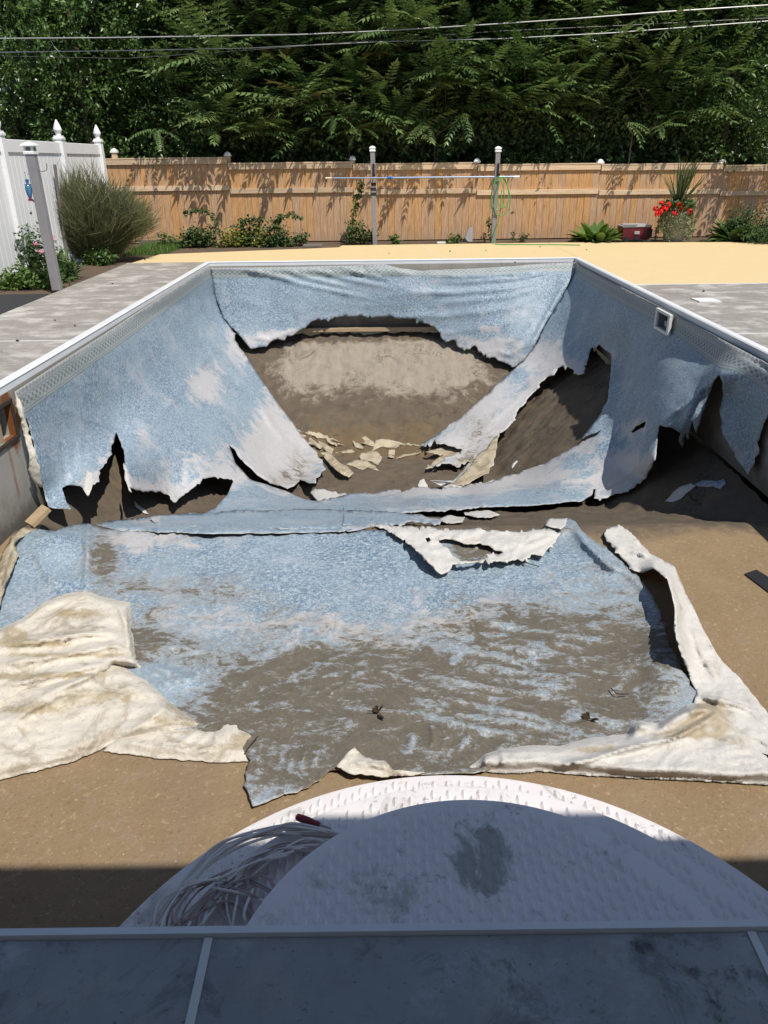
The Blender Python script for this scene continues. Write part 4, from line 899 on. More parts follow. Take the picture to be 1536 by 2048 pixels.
twig([(490,1505),(502,1488),(516,1472)], 'dark twig poking out of the small left flap')
twig([(1046,1122),(1060,1128),(1078,1133)], 'small twig by the torn white fold at the far edge')

# black wedge lying on the bare floor near the right wall
mb = MB(); q = [at(1489, 1150, Z=FZ), at(1512, 1142, Z=FZ), at(1600, 1195, Z=FZ), at(1620, 1250, Z=FZ)]
mb.add([p+np.array([0, 0, .012]) for p in q]+[p for p in q], [(0,1,2,3),(7,6,5,4),(0,4,5,1),(1,5,6,2),(2,6,7,3),(3,7,4,0)])
tag(mb.build('black_wedge', M['dark']), 'black pointed wedge lying flat on the bare brown floor at right', 'mat')
# broken board at the foot of the left wall
mb = MB(); a = at(62, 1052, Z=FZ+.01); b = at(96, 1018, Z=FZ+.10)
d = b-a; d /= np.linalg.norm(d); n_ = np.cross(d, [0, 0, 1]); n_ /= np.linalg.norm(n_); up_ = np.cross(n_, d)
V = [p+n_*s*.055+up_*t for p in (a, b) for s in (-1, 1) for t in (0, .035)]
mb.add(V, [(0,1,3,2),(4,6,7,5),(0,4,5,1),(2,3,7,6),(0,2,6,4),(1,5,7,3)])
tag(mb.build('broken_board', M['wood']), 'short broken timber leaning at the foot of the left pool wall', 'board')

# ------------------------------------------------------------ wall fittings
M['rust'] = plain('rusty_steel', (.038, .026, .021), .85, .3, .6, 20, 0, .4)
ni = thing('light_niche', 'rust-streaked rectangular opening with steel frame in the left pool wall', 'wall niche', (-3.05, 4.3, -.27))
mb = MB(); f = .03
for (a, b) in (((-.01, -.28, .13), (.015, .29, .16)), ((-.01, -.28, -.16), (.015, .29, -.13)), ((-.01, -.28, -.129), (.015, -.25, .129)), ((-.01, .26, -.129), (.015, .29, .129))): mb.box(a, b, .003)
mb.build('frame', M['rust'], ni)
mb = MB(); mb.box((-.22, -.25, -.13), (-.20, .26, .14)); mb.box((-.20, -.25, -.15), (-.05, .26, -.13)); mb.box((-.20, -.25, .14), (-.05, .26, .16)); mb.box((-.2, .26, -.13), (-.05, .28, .14)); mb.box((-.2, -.27, -.13), (-.05, -.25, .14)); mb.build('recess', M['poolwall'], ni)
mb = MB(); mb.box((-.12, .02, -.13), (-.02, .10, .02), .004); mb.build('wood_block', M['wood'], ni)
M['skim'] = plain('skimmer_plastic', (.62, .61, .56), .5, .3, .1)
M['skimin'] = plain('skimmer_inside', (.20, .20, .19), .6, .3, .2)
sk = thing('pool_skimmer', 'square cream skimmer mouth set into the right pool wall', 'skimmer', (2.985, 7.51, -.155))
mb = MB()
for (a, b) in (((-.045, -.23, .082), (-.01, .23, .115)), ((-.045, -.23, -.115), (-.01, .23, -.082)), ((-.045, -.23, -.081), (-.01, -.175, .081)), ((-.045, .175, -.081), (-.01, .23, .081))): mb.box(a, b, .004)
mb.build('frame', M['skim'], sk)
mb = MB(); mb.box((.20, -.17, -.08), (.21, .17, .08)); mb.box((-.02, -.175, -.085), (.20, .17, -.08)); mb.box((-.02, -.175, .08), (.20, .17, .085)); mb.box((-.02, -.175, -.08), (.20, -.17, .08)); mb.box((-.02, .17, -.08), (.20, .175, .08)); mb.build('throat', M['skimin'], sk)
mb = MB(); mb.box((.05, -.165, -.078), (.06, .165, -.02), .003); mb.build('weir_flap', M['skim'], sk)

# ------------------------------------------------------------ moulded steps
g = NG('step_plastic', .5, .35)
base = g.mix(g.noise(5, 7, .65), (.60, .565, .56), (.74, .70, .69))
st = g.gt(g.noise(2.6, 9, .72, dist=.8), .52, .62)
base = g.mix(g.math('MULTIPLY', st, .5), base, (.26, .26, .22))
sxx = g.sep()
pw2 = lambda v, c0, k: g.math('POWER', g.math('MULTIPLY', g.math('ABSOLUTE', g.math('SUBTRACT', v, c0)), k), 2.0)
blot = g.math('SUBTRACT', 1.0, g.gt(g.math('ADD', g.math('ADD', pw2(sxx[0], .03, 8.5), pw2(sxx[1], .43, 5.5)), g.math('MULTIPLY', g.noise(6, 9, .75, dist=.8), 3.2)), 1.7, 2.1))
base = g.mix(g.math('MULTIPLY', blot, .7), base, (.20, .20, .165))
fleck = g.math('MULTIPLY', g.gt(g.noise(26, 8, .8), .54, .64), g.gt(g.noise(2.9, 5, .65), .47, .6))
base = g.mix(g.math('MULTIPLY', fleck, .7), base, (.05, .055, .035))
g.col(base); g.bump(g.noise(30, 5), .1, .004); M['step'] = g.m
stp = thing('pool_steps', 'white half-round moulded pool steps with raised almond tread pattern', 'pool steps', (.05, 0, FZ))
def tread(r, z0, z1):
    n = 96; V = []; Fc = []
    prof_ = [(r-.004, z0), (r, z1-.03), (r+.004, z1-.022), (r+.006, z1-.012), (r+.003, z1-.003), (r-.008, z1)]
    for i in range(n+1):
        a = math.pi*i/n
        for (q, z) in prof_: V.append((q*math.cos(a), max(.002, q*math.sin(a)), z))
    k = len(prof_)
    for i in range(n):
        for j in range(k-1): Fc.append((i*k+j, (i+1)*k+j, (i+1)*k+j+1, i*k+j+1))
    c = len(V); V.append((0, .002, z1)); 
    for i in range(n): Fc.append((i*k+k-1, (i+1)*k+k-1, c))
    return V, Fc
def almond(cx, cy, z, l=.025, w=.011, h=.0065):
    V = [(cx, cy-l, z)]; n = 3
    for t in (-.5, 0, .5):
        ww = w*(1-t*t*1.6)
        V += [(cx-ww, cy+l*t*1.3, z), (cx, cy+l*t*1.3, z+h), (cx+ww, cy+l*t*1.3, z)]
    V.append((cx, cy+l, z)); Fc = [(0, 2, 1), (0, 3, 2)]
    for i in range(2):
        b = 1+3*i; Fc += [(b, b+1, b+4, b+3), (b+1, b+2, b+5, b+4)]
    Fc += [(7, 8, 10), (8, 9, 10)]
    return V, Fc
rs_ = [.645, .965, 1.30]; zs_ = [.80, .54, .27]
for i, r in enumerate(rs_):
    V, Fc = tread(r, 0.001, zs_[i]); mb = MB(); mb.add(V, Fc)
    inner = rs_[i-1] if i else 0
    sp_ = .054; k = 0; y = .02
    while y < r:
        x = -1.4+(sp_/2 if k % 2 else 0)
        while x < 1.4:
            q = math.hypot(x, y)
            if inner+.03 < q < r-.035 and math.hypot(x, y-.02) > inner+.02:
                V, Fc = almond(x+random.uniform(-.001, .001), y, zs_[i]+.0004); mb.add(V, Fc)
            x += sp_
        y += sp_*.54; k += 1
    mb.build('tread', M['step'], stp, smooth=True)

# bundle of pale liner bead strips lying on the steps
M['bead'] = plain('bead_strip', (.62, .60, .57), .6, .3, .2, 12)
M['bead2'] = plain('bead_strip_brown', (.34, .27, .25), .6, .3, .2, 12)
zst = FZ+.54
bl = thing('bead_strip_bundle', 'loose tangled bundle of pale plastic liner bead strips on the steps', 'plastic strips', at(480, 1780, Z=zst))
bundle = [([(300,1868),(350,1790),(430,1700),(540,1670),(660,1672)],0),([(330,1868),(390,1760),(470,1690),(570,1660),(680,1668)],0),([(385,1868),(400,1820),(460,1760),(500,1720),(560,1695),(640,1690)],0),([(395,1862),(410,1815),(480,1755),(540,1705),(610,1694)],0),
 ([(470,1868),(465,1800),(490,1750),(600,1690),(650,1680)],0),([(512,1845),(495,1790),(505,1735),(560,1695),(625,1705)],0),([(330,1868),(350,1800),(420,1765),(480,1755),(550,1785)],1),([(300,1868),(370,1840),(450,1805),(500,1830)],1),([(340,1868),(400,1820),(440,1800),(470,1868)],1),([(430,1768),(480,1785),(540,1805)],0),
 ([(365,1780),(440,1690),(540,1655),(600,1652),(680,1665)],0),([(370,1868),(365,1830),(400,1780),(470,1740)],1),([(350,1868),(420,1790),(520,1750),(560,1790)],1),([(520,1868),(490,1840),(500,1780)],0),([(440,1750),(500,1730),(580,1710)],0),([(305,1862),(330,1800),(380,1770),(440,1760)],0)]
rgb = random.Random(5)
for (pts, c) in list(bundle):
    for q in range(2 if c == 0 else 1): bundle.append(([(x+rgb.uniform(-16, 16)*(1-.6*i/len(pts)), y+rgb.uniform(-12, 12)*(1-.6*i/len(pts))) for i, (x, y) in enumerate(pts)], c if rgb.random() < .8 else 1-c))
for bi, (pts, c) in enumerate(bundle):
    K = []; n = len(pts)
    for i in range(n-1):
        for t in np.linspace(0, 1, 6, endpoint=(i == n-2)):
            p0, p1, p2, p3 = pts[max(i-1, 0)], pts[i], pts[i+1], pts[min(i+2, n-1)]
            f_ = lambda a, b, c_, d_: .5*((2*b)+(-a+c_)*t+(2*a-5*b+4*c_-d_)*t*t+(-a+3*b-3*c_+d_)*t**3)
            K.append((f_(p0[0], p1[0], p2[0], p3[0]), f_(p0[1], p1[1], p2[1], p3[1])))
    W_ = []
    for i, (x, y) in enumerate(K):
        zz_ = zst+.008+.0016*bi+.02*math.sin(i*.35+bi)**2
        p = at(x, y, Z=zz_); rr_ = math.hypot(p[0]-.05, p[1])
        if rr_ > .965: 
            p = at(x, y, Z=zst-.02+.03*max(0, 1.15-rr_)+.0016*bi)
        W_.append(p)
    mb = MB(); mb.tube([p-np.array(bl.location) for p in W_], .0042 if c == 0 else .0032, 6); mb.build('strip', M['bead'] if c == 0 else M['bead2'], bl, smooth=True)
# screwdriver
sc = thing('screwdriver', 'screwdriver with dark red handle lying at the top of the strips', 'screwdriver', at(625, 1645, Z=zst+.02))
a = at(592, 1633, Z=zst+.022)-np.array(sc.location); b = at(640, 1650, Z=zst+.022)-np.array(sc.location); c = at(664, 1658, Z=zst+.02)-np.array(sc.location)
M['redh'] = plain('red_handle', (.16, .012, .02), .3, .5); M['steel'] = plain('steel', (.35, .35, .36), .35, .5, .05, 5, .9)
mb = MB(); P0 = [a+(b-a)*t for t in (0, .06, .3, .6, .8, .9, 1)]; mb.tube(P0, [.006, .012, .0135, .0125, .009, .011, .007], 12); mb.build('handle', M['redh'], sc, smooth=True)
mb = MB(); mb.tube([b, b+(c-b)*.8, c], [.0035, .0035, .002], 8); mb.build('shaft', M['steel'], sc, smooth=True)
# ------------------------------------------------------------ cedar fence
FY = 16.0
fc = thing('cedar_fence', 'long cedar board privacy fence running behind the pool', 'fence', (0, FY, 0))
def fx(px): return at(px, 400, Y=FY)[0]
def fz(px, py): return at(px, py, Y=FY-.03)[2]
posts = [(-10, 296), (240, 300), (462, 307), (707, 315), (952, 320), (1195, 322), (1436, 323), (1680, 325)]
panels = [(205, 462, 318, 372), (462, 707, 327, 376), (707, 952, 328.5, 378), (952, 1195, 330, 379), (1195, 1436, 329.5, 379), (1436, 1680, 331.5, 380.5)]
bw = .1397
for (x0, x1, ty, ry) in panels:
    a, b = fx(x0), fx(x1); zt = fz((x0+x1)/2, ty); zr = fz((x0+x1)/2, ry)
    sl = .0
    n = int(round((b-a)/bw)); w = (b-a)/n
    for i in range(n):
        mb = MB(); xa = a+w*i+.0015; xb = a+w*(i+1)-.0015; dy = random.uniform(-.003, .003)
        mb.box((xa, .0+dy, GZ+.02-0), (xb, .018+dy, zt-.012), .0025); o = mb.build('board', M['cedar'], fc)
    mb = MB(); mb.box((a+.01, -.04, zt-.10), (b-.01, -.003, zt-.005), .003); mb.build('rail', M['rail'], fc)
    mb = MB(); mb.box((a+.0, -.045, zt-.002), (b-.0, .05, zt+.025), .003); mb.build('top_cap', M['rail'], fc)
    mb = MB(); mb.box((a+.01, -.04, zr-.095), (b-.01, -.003, zr), .003); mb.build('rail', M['rail'], fc)
for (x, y) in posts:
    if x < 200: continue
    X = fx(x); Z = fz(x, y)
    mb = MB(); mb.box((X-.05, .03, GZ), (X+.05, .13, Z-.02), .004); p = mb.build('post', M['rail'], fc)
    mb = MB(); mb.lathe((X, .08, Z-.02), [(.062, -.03), (.068, -.028), (.068, 0), (.05, .012), (.05, .03), (.012, .055)], sq=True); mb.build('post_cap', M['white'], p)
# loose grey board below fence foot (kickboard at left)
mb = MB(); mb.box((fx(268), -.12, GZ), (fx(340), -.09, .06), .003); tag(mb.build('garden_board', M['greywood']), 'low weathered board edging the bed at the left foot of the cedar fence', 'board').location = (0, FY, 0)

# ------------------------------------------------------------ white vinyl fence on the left
wf = thing('vinyl_fence', 'tall white vinyl panel fence with gothic post caps on the left', 'fence', (-5.45, 12, 0))
WX = -5.45
def wy(px, py): return at(px, py, X=WX)
yA = wy(205, 340)[1]; yB = wy(127, 330)[1]; yC = yB-(yA-yB)*1.15; yD = yC-2.3; yE = yD-2.3
ztA = wy(200, 290)[2]; ztB = wy(120, 282)[2]
zt_ = wy(160, 287)[2]
def vpanel(y0, y1):
    n = max(4, int(round((y1-y0)/.152))); w = (y1-y0-.12)/n
    for i in range(n):
        mb = MB(); mb.box((-.018, y0+.06+w*i+.003, .12), (.006, y0+.06+w*(i+1)-.003, zt_-.16), .003); mb.build('board', M['white'], wf)
    mb = MB(); mb.box((-.03, y0+.06, zt_-.17), (.025, y1-.06, zt_), .006); mb.build('rail', M['white'], wf)
    mb = MB(); mb.box((-.03, y0+.06, .03), (.025, y1-.06, .14), .006); mb.build('rail', M['white'], wf)
ys_ = [yA, yB, yC, yD, yE]
for a, b in zip(ys_[1:], ys_[:-1]): vpanel(a-12, b-12)
for y in ys_:
    mb = MB(); mb.box((-.064, y-12-.064, GZ), (.064, y-12+.064, zt_+.04), .006); p = mb.build('post', M['white'], wf)
    mb = MB(); mb.lathe((0, y-12, zt_+.04), [(.075, 0), (.075, .03), (.06, .04), (.06, .06)], sq=True)
    mb.lathe((0, y-12, zt_+.10), [(.045, 0), (.04, .02), (.055, .05), (.066, .075), (.066, .095), (.052, .14), (.03, .19), (.008, .235)], 12)
    mb.build('post_cap', M['white'], p)

# ------------------------------------------------------------ grey posts, pole, hose, feeder
def grey_post(bx, by, topx, topy, label, w=.045, lantern=False):
    b = at(bx, by, Z=GZ if by < 560 else 0); d = at(topx, topy, Y=b[1])
    t = thing('garden_post', label, 'post', b)
    lean = np.array([d[0]-b[0], 0, d[2]-b[2]]); H = lean[2]
    mb = MB(); V = []
    for z, off in ((0, 0), (H, lean[0])):
        for (sx_, sy_) in ((-1, -1), (1, -1), (1, 1), (-1, 1)): V.append((off+sx_*w, sy_*w, z))
    mb.add(V, [(0,3,2,1),(4,5,6,7),(0,1,5,4),(1,2,6,5),(2,3,7,6),(3,0,4,7)]); o = mb.build('shaft', M['grey_post'], t)
    bv = o.modifiers.new('bevel', 'BEVEL'); bv.width = .006; bv.segments = 2
    mb = MB()
    if lantern:
        mb.lathe((lean[0], 0, H), [(w+.008, 0), (w+.012, .005), (w+.012, .03), (w+.002, .035), (w+.002, .09), (w+.03, .095), (w+.028, .11), (w-.01, .13), (.006, .145)], sq=True)
        pc = mb.build('solar_cap', M['white'], t)
        mb = MB()
        for (sx_, sy_) in ((0, -1), (1, 0), (-1, 0), (0, 1)):
            mb.box((lean[0]+sx_*(w+.003)-.028*(sy_ != 0)-.001, sy_*(w+.003)-.028*(sx_ != 0)-.001, H+.042), (lean[0]+sx_*(w+.003)+.028*(sy_ != 0)+.001, sy_*(w+.003)+.028*(sx_ != 0)+.001, H+.083))
        mb.build('lens', M['greywood'], pc)
    else:
        mb.lathe((lean[0], 0, H), [(w+.012, 0), (w+.014, .02), (w+.006, .035), (w+.006, .05), (w+.018, .055), (w+.016, .07), (w-.01, .09), (.006, .10)], sq=True)
        mb.build('post_cap', M['white'], t)
    return t, b, lean
gpL = grey_post(115, 580, 62, 309, 'tall grey post with white lantern cap beside the rose bush, nearest post', .055, True)
gp1 = grey_post(750, 491, 745, 303, 'grey post left of centre holding up the pool pole')
gp2 = grey_post(986, 489, 996, 304, 'grey post right of centre with coiled green hose', .045)
for gp, (x0, y0, x1, y1) in ((gp1, (745, 328, 750, 352)), (gp2, (994, 326, 999, 352))):
    t, b, lean = gp
    p = at((x0+x1)/2, (y0+y1)/2, Y=b[1]-.06)-np.array(t.location)
    mb = MB(); mb.box((p[0]-.018, p[1]-.01, p[2]-.11), (p[0]+.018, p[1]+.012, p[2]+.11), .004); mb.tube([p+np.array([.0, -.005, -.08]), p+np.array([.02, -.05, -.10]), p+np.array([.02, -.07, -.07])], .009, 6)
    mb.build('hook_bracket', M['dark'], t)
t, b, lean = gp1
for (y0, y1) in ((365, 370), (375, 380), (385, 390)):
    p0 = at(747, y0, Y=b[1])-np.array(t.location); p1 = at(747, y1, Y=b[1])-np.array(t.location)
    mb = MB(); mb.box((p0[0]-.049, -.049, p1[2]-.01), (p0[0]+.052, .049, p0[2]), .002); mb.build('tape_band', M['dark'], t)
M['alu'] = plain('aluminium', (.34, .40, .52), .35, .5, .08, 5, .5); M['blue'] = plain('blue_plastic', (.03, .13, .42), .4, .4); M['cream'] = plain('cream_grip', (.70, .60, .40), .5, .3)
YP = gp1[1][1]-.11
pole = thing('pool_pole', 'blue telescopic pool pole hung level across the two grey posts', 'pole', at(850, 355, Y=YP))
L0 = np.array(pole.location)
pp = lambda x, y: at(x, y, Y=YP)-L0
mb = MB(); mb.tube([pp(662, 356), pp(782, 355.5)], .013, 10); mb.build('inner_tube', M['alu'], pole, smooth=True)
mb = MB(); mb.tube([pp(782, 355.5), pp(1028, 353.5)], .018, 10); mb.build('outer_tube', M['alu'], pole, smooth=True)
mb = MB(); mb.tube([pp(775, 355.5), pp(779, 355.5), pp(784, 355.5), pp(786, 355.5)], [.02, .028, .028, .022], 10); mb.build('clamp_collar', M['blue'], pole, smooth=True)
mb = MB(); mb.tube([pp(651, 356.3), pp(663, 356)], .017, 10); mb.build('grip', M['cream'], pole, smooth=True)
mb = MB(); mb.tube([pp(1027, 353.5), pp(1039, 353.3)], .019, 10); mb.build('end_grip', M['white'], pole, smooth=True)
M['hose'] = plain('green_hose', (.10, .30, .07), .45, .4, .15)
t, b, lean = gp2; YH = b[1]-.09
hz = thing('garden_hose', 'thin green garden hose coiled on the right grey post and trailing along the ground', 'hose', at(996, 360, Y=YH))
L0 = np.array(hz.location); mb = MB()
def loop(cx, y0, y1, rx, dy, ph=0):
    return [at(cx+rx*math.sin(a)*(1-.25*math.cos(a)), (y0+y1)/2-(y1-y0)/2*math.cos(a), Y=YH+dy*math.sin(a/2))-L0 for a in np.linspace(ph, ph+2*math.pi, 33)]
mb.tube(loop(1001, 354, 432, 19, .02), .009, 7); mb.tube(loop(996, 354, 420, 12, -.02), .009, 7); mb.tube(loop(1006, 354, 416, 11, -.04), .009, 7)
mb.build('coil', M['hose'], hz, smooth=True)
mb = MB(); mb.tube([at(x, y, Y=YH)-L0 for (x, y) in ((1003, 380), (1002, 410), (998, 440), (990, 462), (986, 475))]+[np.array([0, 0, 0])+(at(x, y, Z=.012)-L0) for (x, y) in ((992, 488.6), (1010, 488.9), (1060, 489.0), (1110, 489.2), (1160, 490))], .009, 7); mb.build('tail', M['hose'], hz, smooth=True)
# feeder hanging by a hook on the near-left post
t, b, lean = gpL; YF = b[1]-.02
fd = thing('hummingbird_feeder', 'small blue glass hummingbird feeder hanging on the near left grey post', 'bird feeder', at(58, 378, Y=YF))
L0 = np.array(fd.location); ff = lambda x, y: at(x, y, Y=YF)-L0
g = NG('blue_glass', .12, .6); g.col((.10, .28, .50)); g.b.inputs['Transmission Weight'].default_value = .5; M['glass'] = g.m
c = ff(57, 378); s_ = .9
mb = MB(); mb.lathe(c, [(.012, .085), (.018, .08), (.014, .06), (.034, .045), (.042, .01), (.036, -.05), (.02, -.10), (.012, -.11)], 14); mb.build('bottle', M['glass'], fd, smooth=True)
mb = MB(); mb.lathe(c, [(.012, .115), (.024, .108), (.024, .088), (.012, .085)], 12); mb.lathe(c, [(.035, .058), (.04, .052), (.034, .045)], 12); mb.build('stopper', M['blue'], fd, smooth=True)
mb = MB(); mb.lathe(c, [(.012, -.11), (.03, -.118), (.032, -.135), (.012, -.14)], 12); mb.tube([c+np.array([.02, 0, -.13]), c+np.array([.05, 0, -.15])], [.01, .014], 8); mb.build('feeding_port', M['redh'], fd, smooth=True)
mb = MB(); mb.tube([c+np.array([0, 0, .11]), c+np.array([-.01, 0, .2]), ff(54, 350), ff(58, 347), ff(66, 345)], .003, 6); mb.build('wire', M['steel'], fd)
hk = thing('plant_hook', 'thin bare wire hook sticking out of the near left grey post', 'hook', at(84, 340, Y=YF)); L0 = np.array(hk.location)
mb = MB(); mb.tube([at(x, y, Y=YF)-L0 for (x, y) in ((75, 341), (85, 343), (92, 341), (94, 336), (93, 327))], .005, 6); mb.build('wire', M['greywood'], hk)
# thin stake
a = at(137, 533, Z=GZ); b_ = at(109, 329, Y=a[1]); mb = MB()
V = [p+np.array([dx, dy, 0]) for p in (a, b_) for (dx, dy) in ((-.018, -.018), (.018, -.018), (.018, .018), (-.018, .018))]
mb.add(V, [(0,3,2,1),(4,5,6,7),(0,1,5,4),(1,2,6,5),(2,3,7,6),(3,0,4,7)])
tag(mb.build('wooden_stake', M['greywood']), 'thin leaning wooden stake in front of the feathery shrub', 'stake')
# black mat at the left edge of the deck
mb = MB(); mb.box((-7.2, 5.2, GZ+.002), (-4.47, at(60, 588)[1], .0), .004); tag(mb.build('asphalt_patch', M['dark'] if False else plain('asphalt', (.035, .035, .037), .9, .2, .3, 20)), 'dark asphalt strip along the left edge of the deck', 'asphalt')
# skimmer lid on the right deck, boards by the fence
p = [at(1381, 598), at(1424, 598), at(1443, 605), at(1399, 605)]; c = sum(p)/4
mb = MB(); mb.add([q+np.array([0, 0, .014]) for q in p]+[q+np.array([0, 0, .001]) for q in p], [(3,2,1,0),(4,5,6,7),(0,1,5,4),(1,2,6,5),(2,3,7,6),(3,0,4,7)]); tag(mb.build('skimmer_lid', M['white']), 'flat white square lid lying on the grey deck at right', 'lid')
mb = MB(); a = at(605, 496); mb.box((a[0], a[1]+.03, .0), (at(645, 494)[0], a[1]+.28, .05), .006); tag(mb.build('flat_board', M['greywood']), 'short grey board lying at the notch of the yellow deck', 'board')
a = at(855+20, 489); mb = MB(); mb.box((a[0], 14.9, 0), (a[0]+.17, 15.0, .035), .006); tag(mb.build('pale_block', M['joint']), 'small pale block at the back edge of the yellow deck', 'block')
a = at(930, 489, Z=GZ); x0 = at(930, 480, Y=15.7)[0]; x1 = at(945, 480, Y=15.7)[0]
mb = MB(); mb.add([(x0, 15.70, GZ), (x1, 15.70, GZ), (x1+.02, 15.9, fz(945, 453)), (x1-.06, 15.9, fz(938, 455)), (x0, 15.78, fz(932, 475)), (x0, 15.74, GZ), (x1, 15.74, GZ), (x1+.02, 15.94, fz(945, 453)), (x1-.06, 15.94, fz(938, 455)), (x0, 15.82, fz(932, 475))],
  [(0,1,2,3,4),(9,8,7,6,5),(0,5,6,1),(1,6,7,2),(2,7,8,3),(3,8,9,4),(4,9,5,0)]); tag(mb.build('slate_slab', M['grey_post']), 'dark grey slab leaning on the cedar fence left of the hose post', 'slab')
# debris specks
for i, (x, y, lab) in enumerate(((327,505,'on the yellow deck nearest its left tip'),(387,502,'on the narrow yellow strip left of centre'),(900,503,'on the yellow deck below the hanging pole'),(972,501,'on the yellow deck in front of the hose post'),(1030,525,'on the yellow deck right of the hose post foot'),(1085,551,'on the widest part of the yellow deck near the coping'),(1173,500,'on the yellow deck in front of the hosta'),(290,520,'at the corner where grey and yellow deck meet on the left'),(150,652,'on the left grey deck just beyond the joint'),(35,682,'on the left grey deck at the white joint'),(110,641,'on the left grey deck, middle of three near the joint'),(225,568,'alone on the upper left grey deck'),(1407,583,'on the right grey deck beyond the white lid'),(778,507,'on the yellow deck behind the middle of the far coping'),(1080,494,'at the back edge of the yellow deck before the pole end'))):
    c = at(x, y, Z=.004); mb = MB(); s_ = .014+.01*((i*37) % 5)/5
    mb.add([c+np.array([-s_, 0, 0]), c+np.array([0, -s_*.6, 0]), c+np.array([s_, 0, .0]), c+np.array([0, s_*.6, 0]), c+np.array([0, 0, s_])], [(0,1,4),(1,2,4),(2,3,4),(3,0,4),(3,2,1,0)])
    tag(mb.build('debris_speck', M['stone']), 'small dark dirt speck '+lab, 'debris', 'dirt specks on the deck')

# ------------------------------------------------------------ red case
M['maroon'] = plain('maroon_plastic', (.13, .012, .022), .4, .4, .15); M['lidgrey'] = plain('pale_grey_plastic', (.36, .35, .34), .5, .3)
X0 = at(1238, 480, Y=15.25)[0]; X1 = at(1298, 480, Y=15.25)[0]; w = X1-X0; H = .30
cs = thing('tool_case', 'dark red wheeled case with grey lid on the ground by the fence', 'case', ((X0+X1)/2, 15.3, GZ), .06)
mb = MB(); mb.add([(-w*.47, -.15, .05), (w*.45, -.15, .05), (w*.48, -.17, H-.02), (-w*.5, -.17, H-.02), (-w*.47, .15, .05), (w*.45, .15, .05), (w*.48, .17, H-.02), (-w*.5, .17, H-.02)], [(0,1,2,3),(5,4,7,6),(4,0,3,7),(1,5,6,2),(3,2,6,7),(4,5,1,0)])
o = mb.build('body', M['maroon'], cs); bv = o.modifiers.new('b', 'BEVEL'); bv.width = .015; bv.segments = 2
mb = MB(); mb.box((-w*.5, -.185, H-.018), (w*.48, .185, H+.018), .01); mb.box((-w*.42, -.13, H+.018), (w*.40, .13, H+.04), .01); mb.build('lid', M['lidgrey'], cs)
mb = MB(); mb.tube([(-w*.5, -.19, H-.01), (-w*.54, -.2, H+.02), (-w*.45, -.2, H+.055), (-.02, -.2, H+.05)], .011, 6); mb.build('handle', M['lidgrey'], cs)
for sx_ in (-.33, .0):
    mb = MB(); mb.tube([(w*sx_, -.175, .055), (w*sx_, -.145, .055)], .055, 14); mb.build('wheel', M['dark'], cs)
mb = MB(); mb.box((w*.36, -.19, .1), (w*.5, -.172, H-.05), .006); mb.build('latch', M['dark'], cs)
mb = MB(); mb.box((-.06, -.176, .15), (.05, -.166, .21), .003); mb.add([(-.05, -.178, .16), (-.02, -.178, .20), (.04, -.178, .20), (.0, -.178, .16)], [(0,1,2,3)]); mb.build('badge', M['lidgrey'], cs)
mb = MB(); mb.box((-.02, -.36, .002), (w*.55, -.19, .05), .008); tag(mb.build('flat_pad', M['dark']), 'black flat pad lying in front of the red case', 'pad').location = cs.location

# ------------------------------------------------------------ foliage tools
def leaf_tpl(w=.45, fold=.12):   # length 1 along x
    V = np.array([(0, 0, 0), (.35, w/2, fold), (1, 0, -.12), (.35, -w/2, fold), (.45, 0, 0)], float)
    return V, np.array([(0, 4, 1), (1, 4, 2), (0, 3, 4), (3, 2, 4)])
def quadleaf_tpl(w=.5):
    V = np.array([(0, 0, 0), (.4, w/2, .08), (1, 0, -.1), (.4, -w/2, .08)], float); return V, np.array([(0, 1, 2), (0, 2, 3)])[:, ::-1]
def frond_tpl(n=9, droop=.4, ll=.19, lw=.052, rg=None):
    V = []; Fc = []
    def z(x): return .12*x-droop*x*x
    for i in range(n):
        x = .2+.78*i/(n-1); l = ll*(1-.5*(x-.45)**2*2.2); 
        for s in (-1, 1):
            b = np.array([x, 0, z(x)]); ang = math.radians(68-22*x+rg.uniform(-7, 7)); dr = rg.uniform(.25, .5)
            d = np.array([math.cos(ang), s*math.sin(ang), -dr]); d /= np.linalg.norm(d); sd2 = np.cross(d, [0, 0, 1]); sd2 /= np.linalg.norm(sd2)
            k = len(V); tip = b+d*l; tip[2] -= .02
            V += [b, b+d*l*.35+sd2*lw/2, tip, b+d*l*.35-sd2*lw/2]; Fc += [(k, k+1, k+2), (k, k+2, k+3)]
    k = len(V); b = np.array([.98, 0, z(.98)]); V += [b, b+np.array([.06, lw/2, -.03]), b+np.array([ll, 0, -.1]), b+np.array([.06, -lw/2, -.03])]; Fc += [(k, k+1, k+2), (k, k+2, k+3)]
    for i in range(4):
        x0, x1 = i*.25, (i+1)*.25; k = len(V); V += [(x0, -.006, z(x0)), (x0, .006, z(x0)), (x1, .005, z(x1)), (x1, -.005, z(x1))]; Fc += [(k, k+1, k+2), (k, k+2, k+3)]
    return np.array(V, float), np.array(Fc)
def rotmats(dirs, roll):
    """x axis -> dirs, with z kept as upward as possible, then rolled"""
    d = dirs/np.linalg.norm(dirs, axis=1, keepdims=True); up = np.array([0, 0, 1.0])
    y = np.cross(np.broadcast_to(up, d.shape), d); nrm = np.linalg.norm(y, axis=1, keepdims=True); y = np.where(nrm < 1e-3, [0, 1, 0], y/np.maximum(nrm, 1e-6))
    z = np.cross(d, y); c, s = np.cos(roll)[:, None], np.sin(roll)[:, None]
    y2 = y*c+z*s; z2 = -y*s+z*c
    return np.stack([d, y2, z2], 2)
